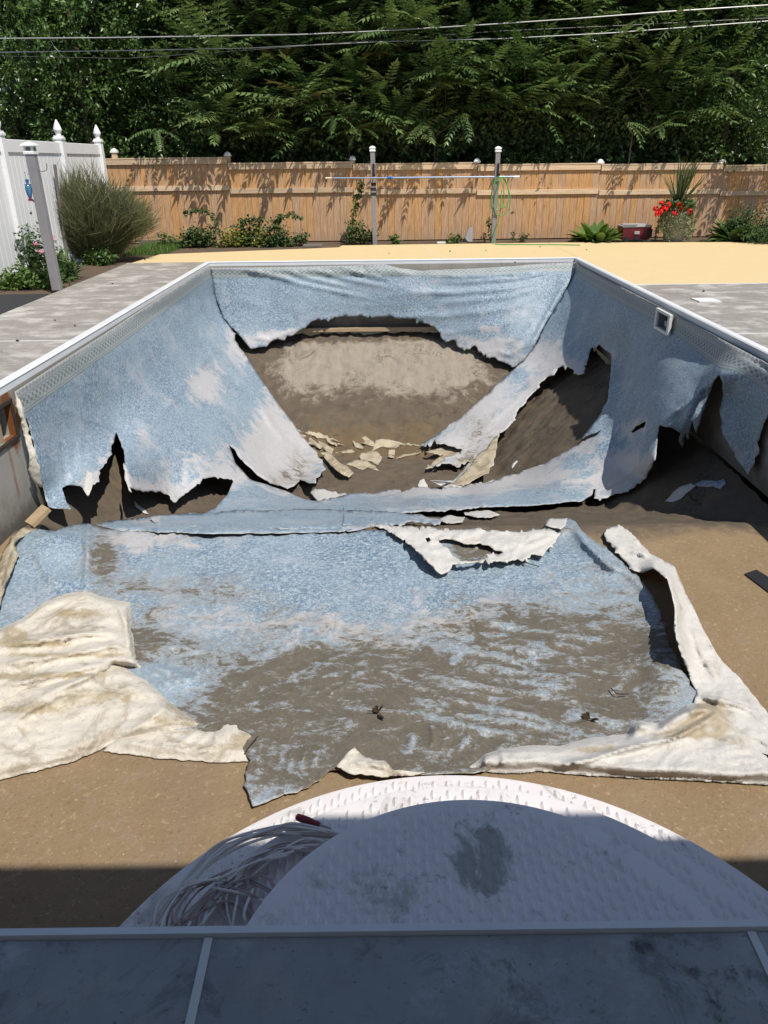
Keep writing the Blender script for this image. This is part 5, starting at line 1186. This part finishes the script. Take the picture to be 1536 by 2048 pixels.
def scatter(tpl, pos, dirs, scale, roll=None):
    V, Fc = tpl; n = len(pos); roll = np.zeros(n) if roll is None else roll
    R = rotmats(dirs, roll); sc = np.asarray(scale).reshape(-1, 1, 1) if np.ndim(scale) else scale
    W = np.einsum('nij,vj->nvi', R, V)*sc+pos[:, None]
    T = (Fc[None]+(np.arange(n)*len(V))[:, None, None]).reshape(-1, Fc.shape[1])
    return W.reshape(-1, 3), T
def merge(parts):
    V = []; T = []; n = 0
    for v, t in parts: V.append(v); T.append(t+n); n += len(v)
    return np.concatenate(V), np.concatenate(T)
def leafobj(name, V, T, mat, parent, per=4, rg=None, smooth=False):
    me = npmesh(name, V, T, smooth); r = (rg or RNG).random(len(V)//per+1); fattr(me, 'rnd', np.repeat(r, per)[:len(V)])
    return link(name, me, mat, parent)
def rdir(n, rg, zb=0.0, zs=1.0):
    d = rg.normal(size=(n, 3)); d[:, 2] = d[:, 2]*zs+zb; return d/np.linalg.norm(d, axis=1, keepdims=True)

# ------------------------------------------------------------ trees behind the fence
FR = [frond_tpl(8+i % 3, .18+.09*i, .215, .07, random.Random(i)) for i in range(5)]
QL = quadleaf_tpl(.55)
def trunk(t, H, r, lean, rg, n=5):
    mb = MB(); pts = [np.array([0, 0, 0]), np.array([lean*.3, .05, H*.35]), np.array([lean*.7, 0, H*.7]), np.array([lean, .1, H])]
    mb.tube(pts, [r, r*.8, r*.55, r*.25], 8)
    for k in range(n):
        z = H*(.25+.6*k/n); a = rg.uniform(0, 6.28); l = rg.uniform(.8, 1.5); x0 = lean*z/H
        mb.tube([(x0, 0, z), (x0+math.cos(a)*l*.6, math.sin(a)*l*.6, z+l*.5), (x0+math.cos(a)*l, math.sin(a)*l, z+l*.9)], [r*.4, r*.25, r*.1], 6)
    mb.build('trunk', M['trunk'], t, smooth=True)
def ail_tree(x, y, label, blobs, nr, seed, lean=.3, mat='leaf_ail', dry=0):
    rg = np.random.default_rng(seed); t = thing('ailanthus_tree', label, 'tree', (x, y, GZ), group='trees behind the cedar fence')
    pr = random.Random(seed); trunk(t, 6.0, .07, lean, pr)
    parts = []; parts2 = []; dryp = []; tot = sum(b[3]*b[4]*b[5] for b in blobs); brm = MB()
    for (bx, by, bz, rx, ry, rz) in blobs:
        m_ = max(3, int(1.5*nr*rx*ry*rz/tot)); u = rdir(m_, rg); rad = rg.random(m_)**.4
        C = np.array([bx, by-.45*(5.2-bz)*.5, bz])+u*rad[:, None]*np.array([rx, ry, rz]); C[:, 1] = np.maximum(C[:, 1], np.where(C[:, 2] < 2.1, -.55, -1.1)); C[:, 2] = np.where(C[:, 1] < -.4, np.maximum(C[:, 2], 2.0), C[:, 2])
        for c in C:
            k = rg.integers(8, 13); az = rg.uniform(0, 6.28)+np.arange(k)*2*math.pi/k+rg.uniform(-.25, .25, k); el = rg.uniform(-.1, 1.0, k)
            d = np.stack([np.cos(az)*np.cos(el), np.sin(az)*np.cos(el), np.sin(el)], 1); s_ = rg.uniform(.62, 1.05)*rg.uniform(.8, 1.1, k)
            v, f_ = scatter(FR[rg.integers(0, 5)], np.repeat(c[None], k, 0), d, s_, rg.uniform(-.35, .35, k))
            (dryp if rg.random() < dry else parts if rg.random() < .72 else parts2).append((v, f_))
            ce = c+np.array([rg.uniform(-.3, .3), .7, -.4]); brm.tube([c, ce], [.006, .012], 4, False)
    V, T = merge(parts); leafobj('crown', V, T, M[mat], t, per=120, rg=rg)
    if parts2: V, T = merge(parts2); leafobj('pale_crown', V, T, M['leaf_ail2' if seed % 2 else 'leaf_ail3'], t, per=120, rg=rg)
    fills = []; blobs = blobs+[(0, -.25, 1.95, 1.4, .35, .5)]
    for (bx, by, bz, rx, ry, rz) in blobs:
        m_ = int(190*rx*rz); u = rdir(m_, rg)*(rg.random(m_)**.35)[:, None]; C = np.array([bx, by+.35, bz])+u*np.array([rx*1.05, ry*.8, rz*1.1])
        q = rg.random((m_, 26, 1)); P = (C[:, None]+rdir(m_, rg, -.2, .5)[:, None]*q*.6+rg.normal(size=(m_, 26, 3))*.07).reshape(-1, 3); P = P[P[:, 2] > .3]; fills.append(P)
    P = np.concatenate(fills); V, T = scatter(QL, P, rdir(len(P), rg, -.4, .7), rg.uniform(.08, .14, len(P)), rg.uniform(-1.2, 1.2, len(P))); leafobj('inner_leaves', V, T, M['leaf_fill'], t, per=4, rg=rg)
    if dryp: V, T = merge(dryp); leafobj('dry_crown', V, T, M['leaf_dry'], t, per=120, rg=rg)
    tag(brm.build('twigs', M['trunk'], t), kind='stuff')
def leaf_tree(x, y, label, blobs, n, seed, size=(.07, .13), mat='leaf_dark', H=6, lean=0, name='broadleaf_tree', clump=60, r=.09):
    rg = np.random.default_rng(seed); t = thing(name, label, 'tree', (x, y, GZ), group='trees behind the cedar fence')
    trunk(t, H, r, lean, random.Random(seed)); tot = sum(b[3]*b[4]*b[5] for b in blobs); P = []
    for (bx, by, bz, rx, ry, rz) in blobs:
        m_ = max(4, int(n/clump*rx*ry*rz/tot)); u = rdir(m_, rg); rad = rg.random(m_)**.38
        C = np.array([bx, by, bz])+u*rad[:, None]*np.array([rx, ry, rz])
        # drooping sprays
        for c in C:
            dd = rdir(1, rg, -.1, .5)[0]; q = rg.random(clump); L = rg.uniform(.35, .8)
            p = c+dd*(q*L)[:, None]+np.array([0, 0, -.25])*(q**2)[:, None]+rg.normal(size=(clump, 3))*.075
            P.append(p)
    P = np.concatenate(P); n = len(P); d = rdir(n, rg, -.5, .7)
    V, T = scatter(QL, P, d, rg.uniform(size[0], size[1], n), rg.uniform(-1.2, 1.2, n)); leafobj('crown', V, T, M[mat], t, per=4, rg=rg)
leaf_tree(-6.6, 17.6, 'dark broad-leaved tree behind the white fence, leftmost', [(0, 0, 2.6, 1.7, 1.2, 1.8), (.5, -.1, 4.6, 2.2, 1.4, 1.6), (-1, -.8, 3.4, 1.4, .8, 1.6), (.2, .2, 6.8, 2, 1.4, 1.5)], 30000, 31)
leaf_tree(-4.2, 17.2, 'leafy green tree rising over the joint of white and cedar fence', [(0, 0, 2.2, 1.5, .9, 1.3), (-.2, .1, 3.8, 1.5, .9, 1.1), (.4, .2, 5.6, 1.6, 1.2, 1.4)], 24000, 32, (.06, .11))
ail_tree(-3.0, 17.3, 'dark feathery ailanthus left of the dry fronds', [(0, 0, 3.0, 1.5, .8, 1.1), (0, .1, 4.8, 1.6, 1.0, 1.2), (.2, .2, 6.8, 1.6, 1.2, 1.3), (.3, -.4, 2.2, 1.0, .5, .5)], 95, 41)
ail_tree(-1.1, 17.0, 'tall ailanthus with some dry yellow fronds behind the first grey post', [(0, .2, 3.2, 1.2, .8, 1.2), (-.2, .1, 4.9, 1.2, .9, 1.0), (.1, .2, 6.9, 1.4, 1.1, 1.3), (.2, -.3, 2.4, 1.3, .5, .6)], 85, 42, -.2, dry=.12)
ail_tree(.5, 16.9, 'bright ailanthus fanning out between the two grey posts', [(0, -.1, 3.4, 1.1, .8, .9), (.2, .1, 5.0, 1.3, .9, 1.0), (0, .2, 6.9, 1.4, 1.1, 1.3), (-.3, -.2, 2.3, .9, .5, .5)], 85, 43, .2)
ail_tree(2.4, 17.0, 'bushy ailanthus behind the hose post', [(0, -.1, 2.9, 1.3, .8, .9), (0, .1, 4.6, 1.4, .9, 1.1), (.1, .2, 6.7, 1.5, 1.1, 1.3)], 90, 44, -.3)
ail_tree(4.1, 17.2, 'ailanthus with a bare slanting stem right of the hose post', [(0, 0, 4.6, 1.4, .9, 1.2), (0, .2, 6.7, 1.5, 1.1, 1.3), (-.2, -.1, 3.0, 1.2, .6, .7)], 85, 45, .9)
ail_tree(5.9, 17.1, 'ailanthus leaning over the fence behind the flower pot', [(0, 0, 3.0, 1.1, .6, .9), (0, 0, 4.7, 1.4, .9, 1.1), (0, .2, 6.7, 1.5, 1.1, 1.3)], 90, 46, -.4)
leaf_tree(7.2, 17.0, 'glossy broad-leaved tree over the right end of the cedar fence', [(0, 0, 2.6, 1.6, .9, 1.3), (0, 0, 4.2, 1.6, .9, 1.1), (0, .2, 6.2, 1.6, 1.2, 1.5)], 30000, 47, (.07, .12))
for i, (x, lab) in enumerate(((-7.5, 'dense dark tree in the back row, leftmost'), (-4.6, 'dense dark tree in the back row behind the white fence corner'), (-1.8, 'dense dark tree in the back row behind the dry fronds'), (1.0, 'dense dark tree in the back row between the grey posts'), (3.8, 'dense dark tree in the back row right of the hose post'), (6.4, 'dense dark tree in the back row behind the flower pot'), (9.2, 'dense dark tree in the back row, rightmost'))):
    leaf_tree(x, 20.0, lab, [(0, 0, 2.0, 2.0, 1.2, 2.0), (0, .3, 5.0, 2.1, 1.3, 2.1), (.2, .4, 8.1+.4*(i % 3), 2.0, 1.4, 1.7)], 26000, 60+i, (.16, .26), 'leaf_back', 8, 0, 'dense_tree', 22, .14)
rg = np.random.default_rng(99); n = 52000
P = np.stack([rg.uniform(-13, 15, n), rg.uniform(23, 26, n), rg.uniform(-.1, 11.5, n)**1.0], 1); P[:, 2] = np.minimum(P[:, 2], 8.6+2.2*fbm(P[:, 0]*.5, P[:, 1]*.2, 3, 4))
V, T = scatter(QL, P, rdir(n, rg, -.3, .7), rg.uniform(.25, .42, n), rg.uniform(-1.2, 1.2, n))
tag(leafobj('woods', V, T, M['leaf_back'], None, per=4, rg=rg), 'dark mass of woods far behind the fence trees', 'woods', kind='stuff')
# fronds overhanging the fence, belonging to one young tree each
def overhang(x, pts, label, seed, nf=7):
    rg = np.random.default_rng(seed); t = thing('young_ailanthus', label, 'sapling', (x, 16.45, GZ)); parts = []; mb = MB(); mb.tube([(0, 0, 0), (0, -.05, 1.4), (0, -.1, 2.0)], [.02, .017, .013], 6)
    for (px_, y, z, s_) in pts:
        c = np.array([px_-x, y-16.45, z-GZ]); mb.tube([(0, -.1, min(2.0, z-.1)), c], [.013, .007], 5, False)
        az = rg.uniform(3.4, 6.0, nf); el = rg.uniform(-.5, .35, nf); d = np.stack([np.cos(az)*np.cos(el), np.sin(az)*np.cos(el), np.sin(el)], 1)
        parts.append(scatter(FR[rg.integers(0, 5)], np.repeat(c[None], nf, 0), d, rg.uniform(.4, .65, nf), rg.uniform(-.4, .4, nf)))
    V, T = merge(parts); leafobj('crown', V, T, M['leaf_ail'], t, per=120, rg=rg); mb.build('trunk', M['trunk'], t)
overhang(fx(330), [(fx(330), 15.95, 2.15, 1), (fx(420), 16.1, 2.5, 1)], 'sapling leaning over the left of the cedar fence, its shadow on the first panel', 81, 4)
overhang(fx(700), [(fx(680), 15.85, 2.35, 1), (fx(720), 15.95, 2.1, 1)], 'sapling leaning over the fence left of the first grey post', 82, 5)
overhang(fx(870), [(fx(850), 15.75, 2.15, 1), (fx(920), 15.85, 2.3, 1)], 'sapling leaning over the fence between the grey posts', 83, 6)
overhang(fx(1260), [(fx(1230), 15.9, 2.15, 1), (fx(1300), 15.9, 2.1, 1)], 'sapling leaning over the fence above the red case', 84, 4)
overhang(fx(1530), [(fx(1500), 15.5, 2.5, 1), (fx(1560), 15.4, 2.2, 1), (fx(1620), 15.5, 2.5, 1), (fx(1540), 15.3, 2.7, 1), (fx(1600), 15.2, 2.9, 1), (fx(1510), 15.2, 2.9, 1)], 'sapling hanging far over the right end of the fence with heavy shadow', 85, 8)

# ------------------------------------------------------------ overhead cables
def cable(pts, r, label, Y=15.75, mat='cable'):
    K = []; n = len(pts)
    for i in range(n-1):
        for t in np.linspace(0, 1, 8, endpoint=(i == n-2)): K.append((pts[i][0]+(pts[i+1][0]-pts[i][0])*t, pts[i][1]+(pts[i+1][1]-pts[i][1])*t))
    mb = MB(); mb.tube([at(x, y, Y=Y) for x, y in K], r, 7); tag(mb.build('overhead_cable', M[mat], smooth=True), label, 'cable', 'cables strung before the trees')
M['cable'] = plain('cable_sheath', (.42, .42, .42), .35, .5, .3, 3); M['cable2'] = plain('cable_dark', (.12, .12, .12), .4, .4, .3, 3)
cable([(-300,82),(0,77),(210,75.5),(400,72.5),(600,69),(768,61.5),(960,50),(1152,37),(1350,22),(1536,10),(1800,-8)], .010, 'thick pale overhead cable, topmost of the three', 15.6)
cable([(-300,108),(0,104.5),(250,101),(500,96),(768,83),(1000,77.5),(1220,66),(1536,42),(1800,20)], .0075, 'second overhead cable just below the thick one', 15.7, 'cable')
cable([(-300,118),(0,112),(250,117),(500,100),(768,79),(1000,62),(1220,52),(1536,36),(1800,15)], .0045, 'thin dark overhead cable crossing behind the second', 15.9, 'cable2')
mb = MB(); mb.tube([at(x, y, Y=15.6) for x, y in ((98,63),(101,80),(108,93),(118,103),(122,115),(117,132))], .005, 5); mb.tube([at(x, y, Y=15.6) for x, y in ((105,88),(96,100),(90,107))], .004, 5)
tag(mb.build('dangling_wire', M['cable2']), 'short loose wire end dangling from the thick cable at left', 'wire')

# ------------------------------------------------------------ garden plants
def bush(name, label, cat, c, r, n, seed, size, mat, stems=8, tpl=None, zb=.1, group=None, extra=None):
    rg = np.random.default_rng(seed); t = thing(name, label, cat, c, group=group)
    r = np.array(r, float); k = max(6, n//22); u = rdir(k, rg); u[:, 2] = np.abs(u[:, 2])*1.0; C = u*(rg.random(k)**.45)[:, None]*r+np.array([0, 0, 0])
    P = (C[:, None]+rg.normal(size=(k, 22, 3))*.055*max(r)/.4).reshape(-1, 3); P[:, 2] = np.abs(P[:, 2])+.02
    d = rdir(len(P), rg, zb, .6); V, T = scatter(tpl or leaf_tpl(.6), P, d, rg.uniform(size[0], size[1], len(P)), rg.uniform(-.8, .8, len(P)))
    leafobj('foliage', V, T, M[mat], t, per=len((tpl or leaf_tpl())[0]), rg=rg)
    mb = MB()
    for i in range(stems):
        q = C[rg.integers(0, k)]; mb.tube([(q[0]*.15, q[1]*.15, 0), (q[0]*.55, q[1]*.55, q[2]*.6), tuple(q)], [.008, .006, .003], 5, False)
    mb.build('stem', M['stem'], t)
    if extra: extra(t, rg)
    return t
def flowers(pts, mat, s=.05, name='flower'):
    def f(t, rg):
        for p in pts:
            mb = MB(); p = np.array(p, float)
            for k in range(9):
                d = rdir(1, rg, .2)[0]; a_ = np.cross(d, [0.3, .2, 1]); a_ /= np.linalg.norm(a_); b2 = np.cross(d, a_); q = p+d*s*.5
                mb.add([q-a_*s*.42, q+b2*s*.35+d*s*.15, q+a_*s*.42, q-b2*s*.35+d*s*.15, q+d*s*.2, q-d*s*.2], [(0,1,4),(1,2,4),(2,3,4),(3,0,4),(1,0,5),(2,1,5),(3,2,5),(0,3,5)])
            mb.build(name, M[mat], t)
    return f
def gnd(x, y): return at(x, y, Z=GZ)
c = gnd(62, 560); 
bush('rose_bush', 'rose bush with a few pink blooms beside the near left post', 'bush', c+np.array([0, .1, .12]), (.42, .3, .62), 1500, 5, (.05, .085), 'leaf_mid', 10,
     extra=flowers([at(72, 488, Y=c[1]-.15)-c-np.array([0, .1, .12]), at(82, 504, Y=c[1]-.15)-c-np.array([0, .1, .12]), at(107, 477, Y=c[1]-.1)-c-np.array([0, .1, .12])], 'petal_pink', .05))
bush('leafy_groundcover', 'low bright green plants at the foot of the near left post', 'plant', gnd(48, 578)+np.array([0, .05, 0]), (.52, .22, .20), 1700, 6, (.045, .08), 'leaf_fresh', 6)
bush('leafy_groundcover', 'low bright green plants at the left edge of the frame', 'plant', gnd(-20, 568), (.5, .3, .22), 1100, 16, (.045, .08), 'leaf_fresh', 6)
bush('lily_clump', 'strappy grey green leaves right of the near left post', 'plant', gnd(140, 560), (.28, .25, .22), 260, 7, (.14, .24), 'leaf_mid', 4, leaf_tpl(.2, .05), .5)
bush('lily_clump', 'tall broad leaves between the near post and the stake', 'plant', gnd(125, 545), (.16, .2, .45), 150, 17, (.14, .24), 'leaf_mid', 4, leaf_tpl(.3, .05), .9)
# feathery broom shrub
def broom(label, c, R, H, n, seed):
    rg = np.random.default_rng(seed); t = thing('broom_shrub', label, 'shrub', c)
    th = rg.uniform(0, 6.28, n); rr_ = np.sqrt(rg.random(n)); base = np.stack([np.cos(th)*rr_*.22, np.sin(th)*rr_*.18, np.zeros(n)], 1)
    top = np.stack([np.cos(th)*rr_*R, np.sin(th)*rr_*R*.7, H*(.62+.5*rg.random(n)**1.3)*(1-.3*rr_**2)], 1)
    md = .78+.5*vnoise(th*1.6, th*0+2.2, 6); top[:, 2] *= md; top[:, 0] *= .9+.35*vnoise(th*1.2, th*0+7.7, 9); top[:, 0] += .12*rr_
    V = []; T = []; K = 9
    s0 = .12+.85*rg.random((n, K)); 
    f0 = s0**.8
    st = base[:, None]+(top-base)[:, None]*s0[..., None]; st[..., 2] = (top[:, 2:]*(1-(1-s0)**1.5))
    st = st.reshape(-1, 3); d = np.repeat(top-base, K, 0); d /= np.linalg.norm(d, axis=1, keepdims=True); d = d+rg.normal(size=d.shape)*.42; d[:, 2] = np.abs(d[:, 2])*.8+.22; st += rg.normal(size=st.shape)*.035; st[:, 2] = np.maximum(st[:, 2], .04)
    V, T = scatter((np.array([(0, -.012, 0), (0, .012, 0), (.5, .012, .02), (.5, -.01, .02), (1, .0, .0)], float), np.array([(0, 2, 1), (0, 3, 2), (3, 4, 2)])), st, d, rg.uniform(.12, .38, len(st)), rg.uniform(-3, 3, len(st)))
    leafobj('foliage', V, T, M['leaf_broom'], t, per=5, rg=rg)
    mb = MB()
    for i in range(60):
        b0, t0 = base[i], top[i]; mb.tube([b0, b0+(t0-b0)*.4+np.array([0, 0, .05]), b0+(t0-b0)*.8+np.array([0, 0, .1])], [.009, .006, .003], 5, False)
    mb.build('stem', M['stem'], t)
c = at(182, 528, Z=GZ); broom('large feathery grey-green broom shrub in the corner of the fences', c+np.array([0, .25, 0]), .98, 1.18, 3900, 9)
bush('shade_plant', 'dark green low plant under the feathery shrub', 'plant', gnd(205, 530), (.3, .2, .2), 500, 19, (.05, .08), 'leaf_dark', 4)
# grass by the fence foot
rg = np.random.default_rng(3); n = 2600; P = np.stack([rg.uniform(at(262, 500)[0], at(345, 500)[0], n), rg.uniform(13.7, 15.6, n), np.full(n, GZ)], 1)
V, T = scatter((np.array([(0, -.03, 0), (0, .03, 0), (.6, .02, .02), (1, 0, .1)], float), np.array([(0, 1, 2), (0, 2, 3)])), P, rdir(n, rg, 1.8), rg.uniform(.06, .17, n), rg.uniform(-3, 3, n))
tag(leafobj('grass', V, T, M['leaf_fresh'], None, per=4), 'tuft of green grass between the shrub and the yellow deck', 'grass', kind='stuff')
# bean-like plants with arching tops
def arch(name, label, c, pts, seed, n=70, size=(.06, .10), mat='leaf_mid', cat='plant'):
    rg = np.random.default_rng(seed); t = thing(name, label, cat, c); P = []; L = np.array(c, float)
    W_ = [at(x, y, Y=c[1])-L for x, y in pts]; mb = MB(); mb.tube([(0, 0, 0)]+W_, [.008]*(len(W_))+[.003], 5); mb.build('stem', M['stem'], t)
    for a, b in zip(W_[:-1], W_[1:]):
        for k in range(n//max(1, len(W_)-1)): P.append(a+(b-a)*rg.random()+rg.normal(size=3)*.03)
    P = np.array(P); d = rdir(len(P), rg, -.7, .5); V, T = scatter(leaf_tpl(.7), P, d, rg.uniform(size[0], size[1], len(P)), rg.uniform(-.8, .8, len(P))); leafobj('foliage', V, T, M[mat], t, per=5, rg=rg)
cY = 15.15
def gy(x, Y=cY): return np.array([at(x, 480, Y=Y)[0], Y, GZ])
bush('bean_plant', 'low bushy green plant at the left of the vegetable row', 'plant', gy(395), (.42, .25, .40), 900, 22, (.06, .10), 'leaf_mid')
arch('bean_shoot', 'long arching shoot pointing left over the vegetable row', gy(440), [(440,470),(436,450),(425,432),(405,420),(385,421),(368,422)], 23, 120)
bush('bean_plant', 'yellowing low plant in the middle of the vegetable row', 'plant', gy(465), (.30, .22, .36), 520, 24, (.05, .09), 'leaf_yellow')
arch('bean_shoot', 'arching shoot with a level top in the middle of the row', gy(490), [(485,460),(480,446),(490,438),(508,436),(525,437)], 25, 90)
bush('bean_plant', 'green plant behind the yellowing one in the row', 'plant', gy(495, 15.3), (.35, .22, .46), 700, 26, (.06, .10), 'leaf_mid')
bush('bean_plant', 'dense dark green plant near the right of the vegetable row', 'plant', gy(548), (.28, .22, .52), 780, 27, (.06, .10), 'leaf_mid')
bush('bean_plant', 'small yellow green plant between the denser ones in the row', 'plant', gy(522, 15.05), (.16, .16, .3), 240, 28, (.05, .08), 'leaf_yellow')
arch('bean_shoot', 'arching shoot reaching right above the row', gy(555), [(548,455),(552,440),(565,431),(585,428),(602,436)], 29, 100)
bush('bean_plant', 'sparse low plant at the right end of the vegetable row', 'plant', gy(595), (.32, .15, .2), 260, 30, (.05, .09), 'leaf_mid')
arch('bean_shoot', 'thin sprig curving up at the right end of the row', gy(590), [(590,485),(597,472),(608,468),(618,470)], 31, 26)
bush('bean_plant', 'pale sprig at the far left of the vegetable row', 'plant', gy(335), (.2, .15, .3), 200, 32, (.05, .08), 'leaf_fresh')
arch('climbing_vine', 'dark leafy vine climbing upright left of the first grey post', gy(704, 15.5), [(704,480),(704,460),(705,440),(710,420),(712,400),(722,380),(725,366)], 33, 200, (.06, .10), 'leaf_dark', 'vine')
bush('tomato_plant', 'bushy green plant at the foot of the first grey post', 'plant', gy(722, 15.35), (.38, .2, .42), 620, 34, (.05, .09), 'leaf_mid')
bush('small_weed', 'small upright weed right of the first grey post', 'plant', gy(790, 15.2), (.1, .1, .22), 110, 35, (.05, .08), 'leaf_fresh')
bush('small_weed', 'low weed patch left of the leaning slab', 'plant', gy(910, 15.2), (.24, .12, .17), 190, 36, (.05, .08), 'leaf_fresh')
bush('small_weed', 'small weed right of the hose post', 'plant', gy(1040, 15.4), (.22, .12, .22), 120, 37, (.04, .07), 'leaf_mid')
arch('climbing_vine', 'short dark vine at the foot of the hose post', gy(980, 15.35), [(980,480),(981,462),(978,445),(980,432)], 38, 50, (.05, .08), 'leaf_dark', 'vine')
arch('dry_weed', 'reddish drying weed left of the hose post', gy(972, 15.3), [(972,486),(968,475),(966,466)], 39, 26, (.04, .07), 'leaf_dry')
# hosta-like broad leaves
def rosette(name, label, c, n, L_, seed, mat, w=.45, el=(.2, 1.3), cat='plant', R=.1):
    rg = np.random.default_rng(seed); t = thing(name, label, cat, c); az = rg.uniform(0, 6.28, n); e = rg.uniform(el[0], el[1], n); d = np.stack([np.cos(az)*np.cos(e), np.sin(az)*np.cos(e), np.sin(e)], 1)
    k = 6; xs_ = np.linspace(0, 1, k); V = []; T = []
    ww = w/2*np.sin(np.pi*np.clip(xs_*.92+.06, 0, 1))**.8; zz_ = -.35*xs_**2
    for i in range(k): V += [(xs_[i], -ww[i], zz_[i]+.25*ww[i]), (xs_[i], 0, zz_[i]), (xs_[i], ww[i], zz_[i]+.25*ww[i])]
    for i in range(k-1):
        for j in (0, 1): a = i*3+j; T.append((a, a+3, a+4)); T.append((a, a+4, a+1))
    P = np.stack([np.cos(az)*R*rg.random(n), np.sin(az)*R*rg.random(n), rg.random(n)*.05], 1)
    W, TT = scatter((np.array(V), np.array(T)), P, d, rg.uniform(L_*.7, L_, n), rg.uniform(-.3, .3, n)); me = npmesh('leaf', W, TT); fattr(me, 'rnd', np.repeat(rg.random(n), 3*k)); link('foliage', me, M[mat], t); return t
rosette('hosta_plant', 'clump of broad upright green leaves left of the red case', gy(1190, 15.1), 58, .46, 51, 'leaf_fresh', .42, (.25, 1.4), R=.3)
# flower pot
pc_ = gy(1346, 14.95); pc_[2] = 0.0
pot = thing('flower_pot', 'tall planter with spiky grass, red geraniums and trailing pale foliage', 'planter', pc_)
M['pot'] = plain('pot_grey', (.28, .27, .24), .7, .2)
mb = MB(); mb.lathe((0, 0, 0), [(.17, 0), (.19, .02), (.25, .50), (.27, .52), (.27, .56), (.245, .56), (.24, .52)], 20); mb.build('pot', M['pot'], pot, smooth=True)
rg = np.random.default_rng(77)
n = 75; az = rg.uniform(0, 6.28, n); e = np.clip(rg.normal(1.22, .28, n), .35, 1.55); d = np.stack([np.cos(az)*np.cos(e), np.sin(az)*np.cos(e), np.sin(e)], 1)
k = 7; xs_ = np.linspace(0, 1, k); V = []; T = []
for i in range(k):
    wv = .016*(1-xs_[i]**2)+.002; V += [(xs_[i], -wv, -.18*xs_[i]**3), (xs_[i], wv, -.18*xs_[i]**3)]
for i in range(k-1): T += [(2*i, 2*i+2, 2*i+3), (2*i, 2*i+3, 2*i+1)]
W, TT = scatter((np.array(V), np.array(T)), np.tile([0, 0, .62], (n, 1)), d, rg.uniform(.55, .98, n), rg.uniform(-3, 3, n)); me = npmesh('spikes', W, TT); fattr(me, 'rnd', np.repeat(rg.random(n), 2*k)); link('grass_spikes', me, M['leaf_spike'], pot)
n = 2600; th = rg.uniform(0, 6.28, n); q = rg.random(n); rr_ = .27+.09*q+rg.normal(size=n)*.025; P = np.stack([np.cos(th)*rr_, np.sin(th)*rr_, .62-q**.85*.6*(.82+.18*np.sin(th*5))], 1)
V, T = scatter(leaf_tpl(.7), P, rdir(n, rg, -1.0), rg.uniform(.025, .05, n), rg.uniform(-1, 1, n)); leafobj('trailing_foliage', V, T, M['leaf_pale'], pot, per=5, rg=rg)
n = 420; th = rg.uniform(0, 6.28, n); rr_ = .34*np.sqrt(rg.random(n)); P = np.stack([np.cos(th)*rr_, np.sin(th)*rr_, .60+.12*rg.random(n)], 1)
V, T = scatter(leaf_tpl(.9), P, rdir(n, rg, .3), rg.uniform(.06, .09, n), rg.uniform(-1, 1, n)); leafobj('geranium_leaves', V, T, M['leaf_mid'], pot, per=5, rg=rg)
fl_pts = [at(x, y, Y=14.7)-pc_ for (x, y) in ((1312,418),(1322,408),(1322,424),(1315,428),(1349,427),(1361,419),(1358,409),(1378,423),(1337,410),(1330,418),(1365,413))]
flowers(fl_pts, 'petal_red', .085, 'bloom')(pot, rg)
# shrubs at right
bush('leafy_bush', 'bushy green plant at the far right foot of the fence', 'bush', gy(1500, 15.0), (.62, .3, .62), 2400, 61, (.04, .08), 'leaf_mid')
bush('leafy_bush', 'small-leaved bush at the right frame edge, nearest the deck', 'bush', gy(1545, 14.3), (.55, .3, .38), 1700, 62, (.035, .06), 'leaf_mid')
rosette('broadleaf_clump', 'dark broad upright leaves left of the right-hand bush', gy(1462, 14.9), 50, .5, 63, 'leaf_mid', .4, (.3, 1.4), R=.2)
bush('climbing_bush', 'bright green bush peeping over the fence beside the hose post', 'bush', np.array([fx(1065), 16.6, GZ+.5]), (.8, .4, 1.12), 3600, 64, (.06, .10), 'leaf_fresh')
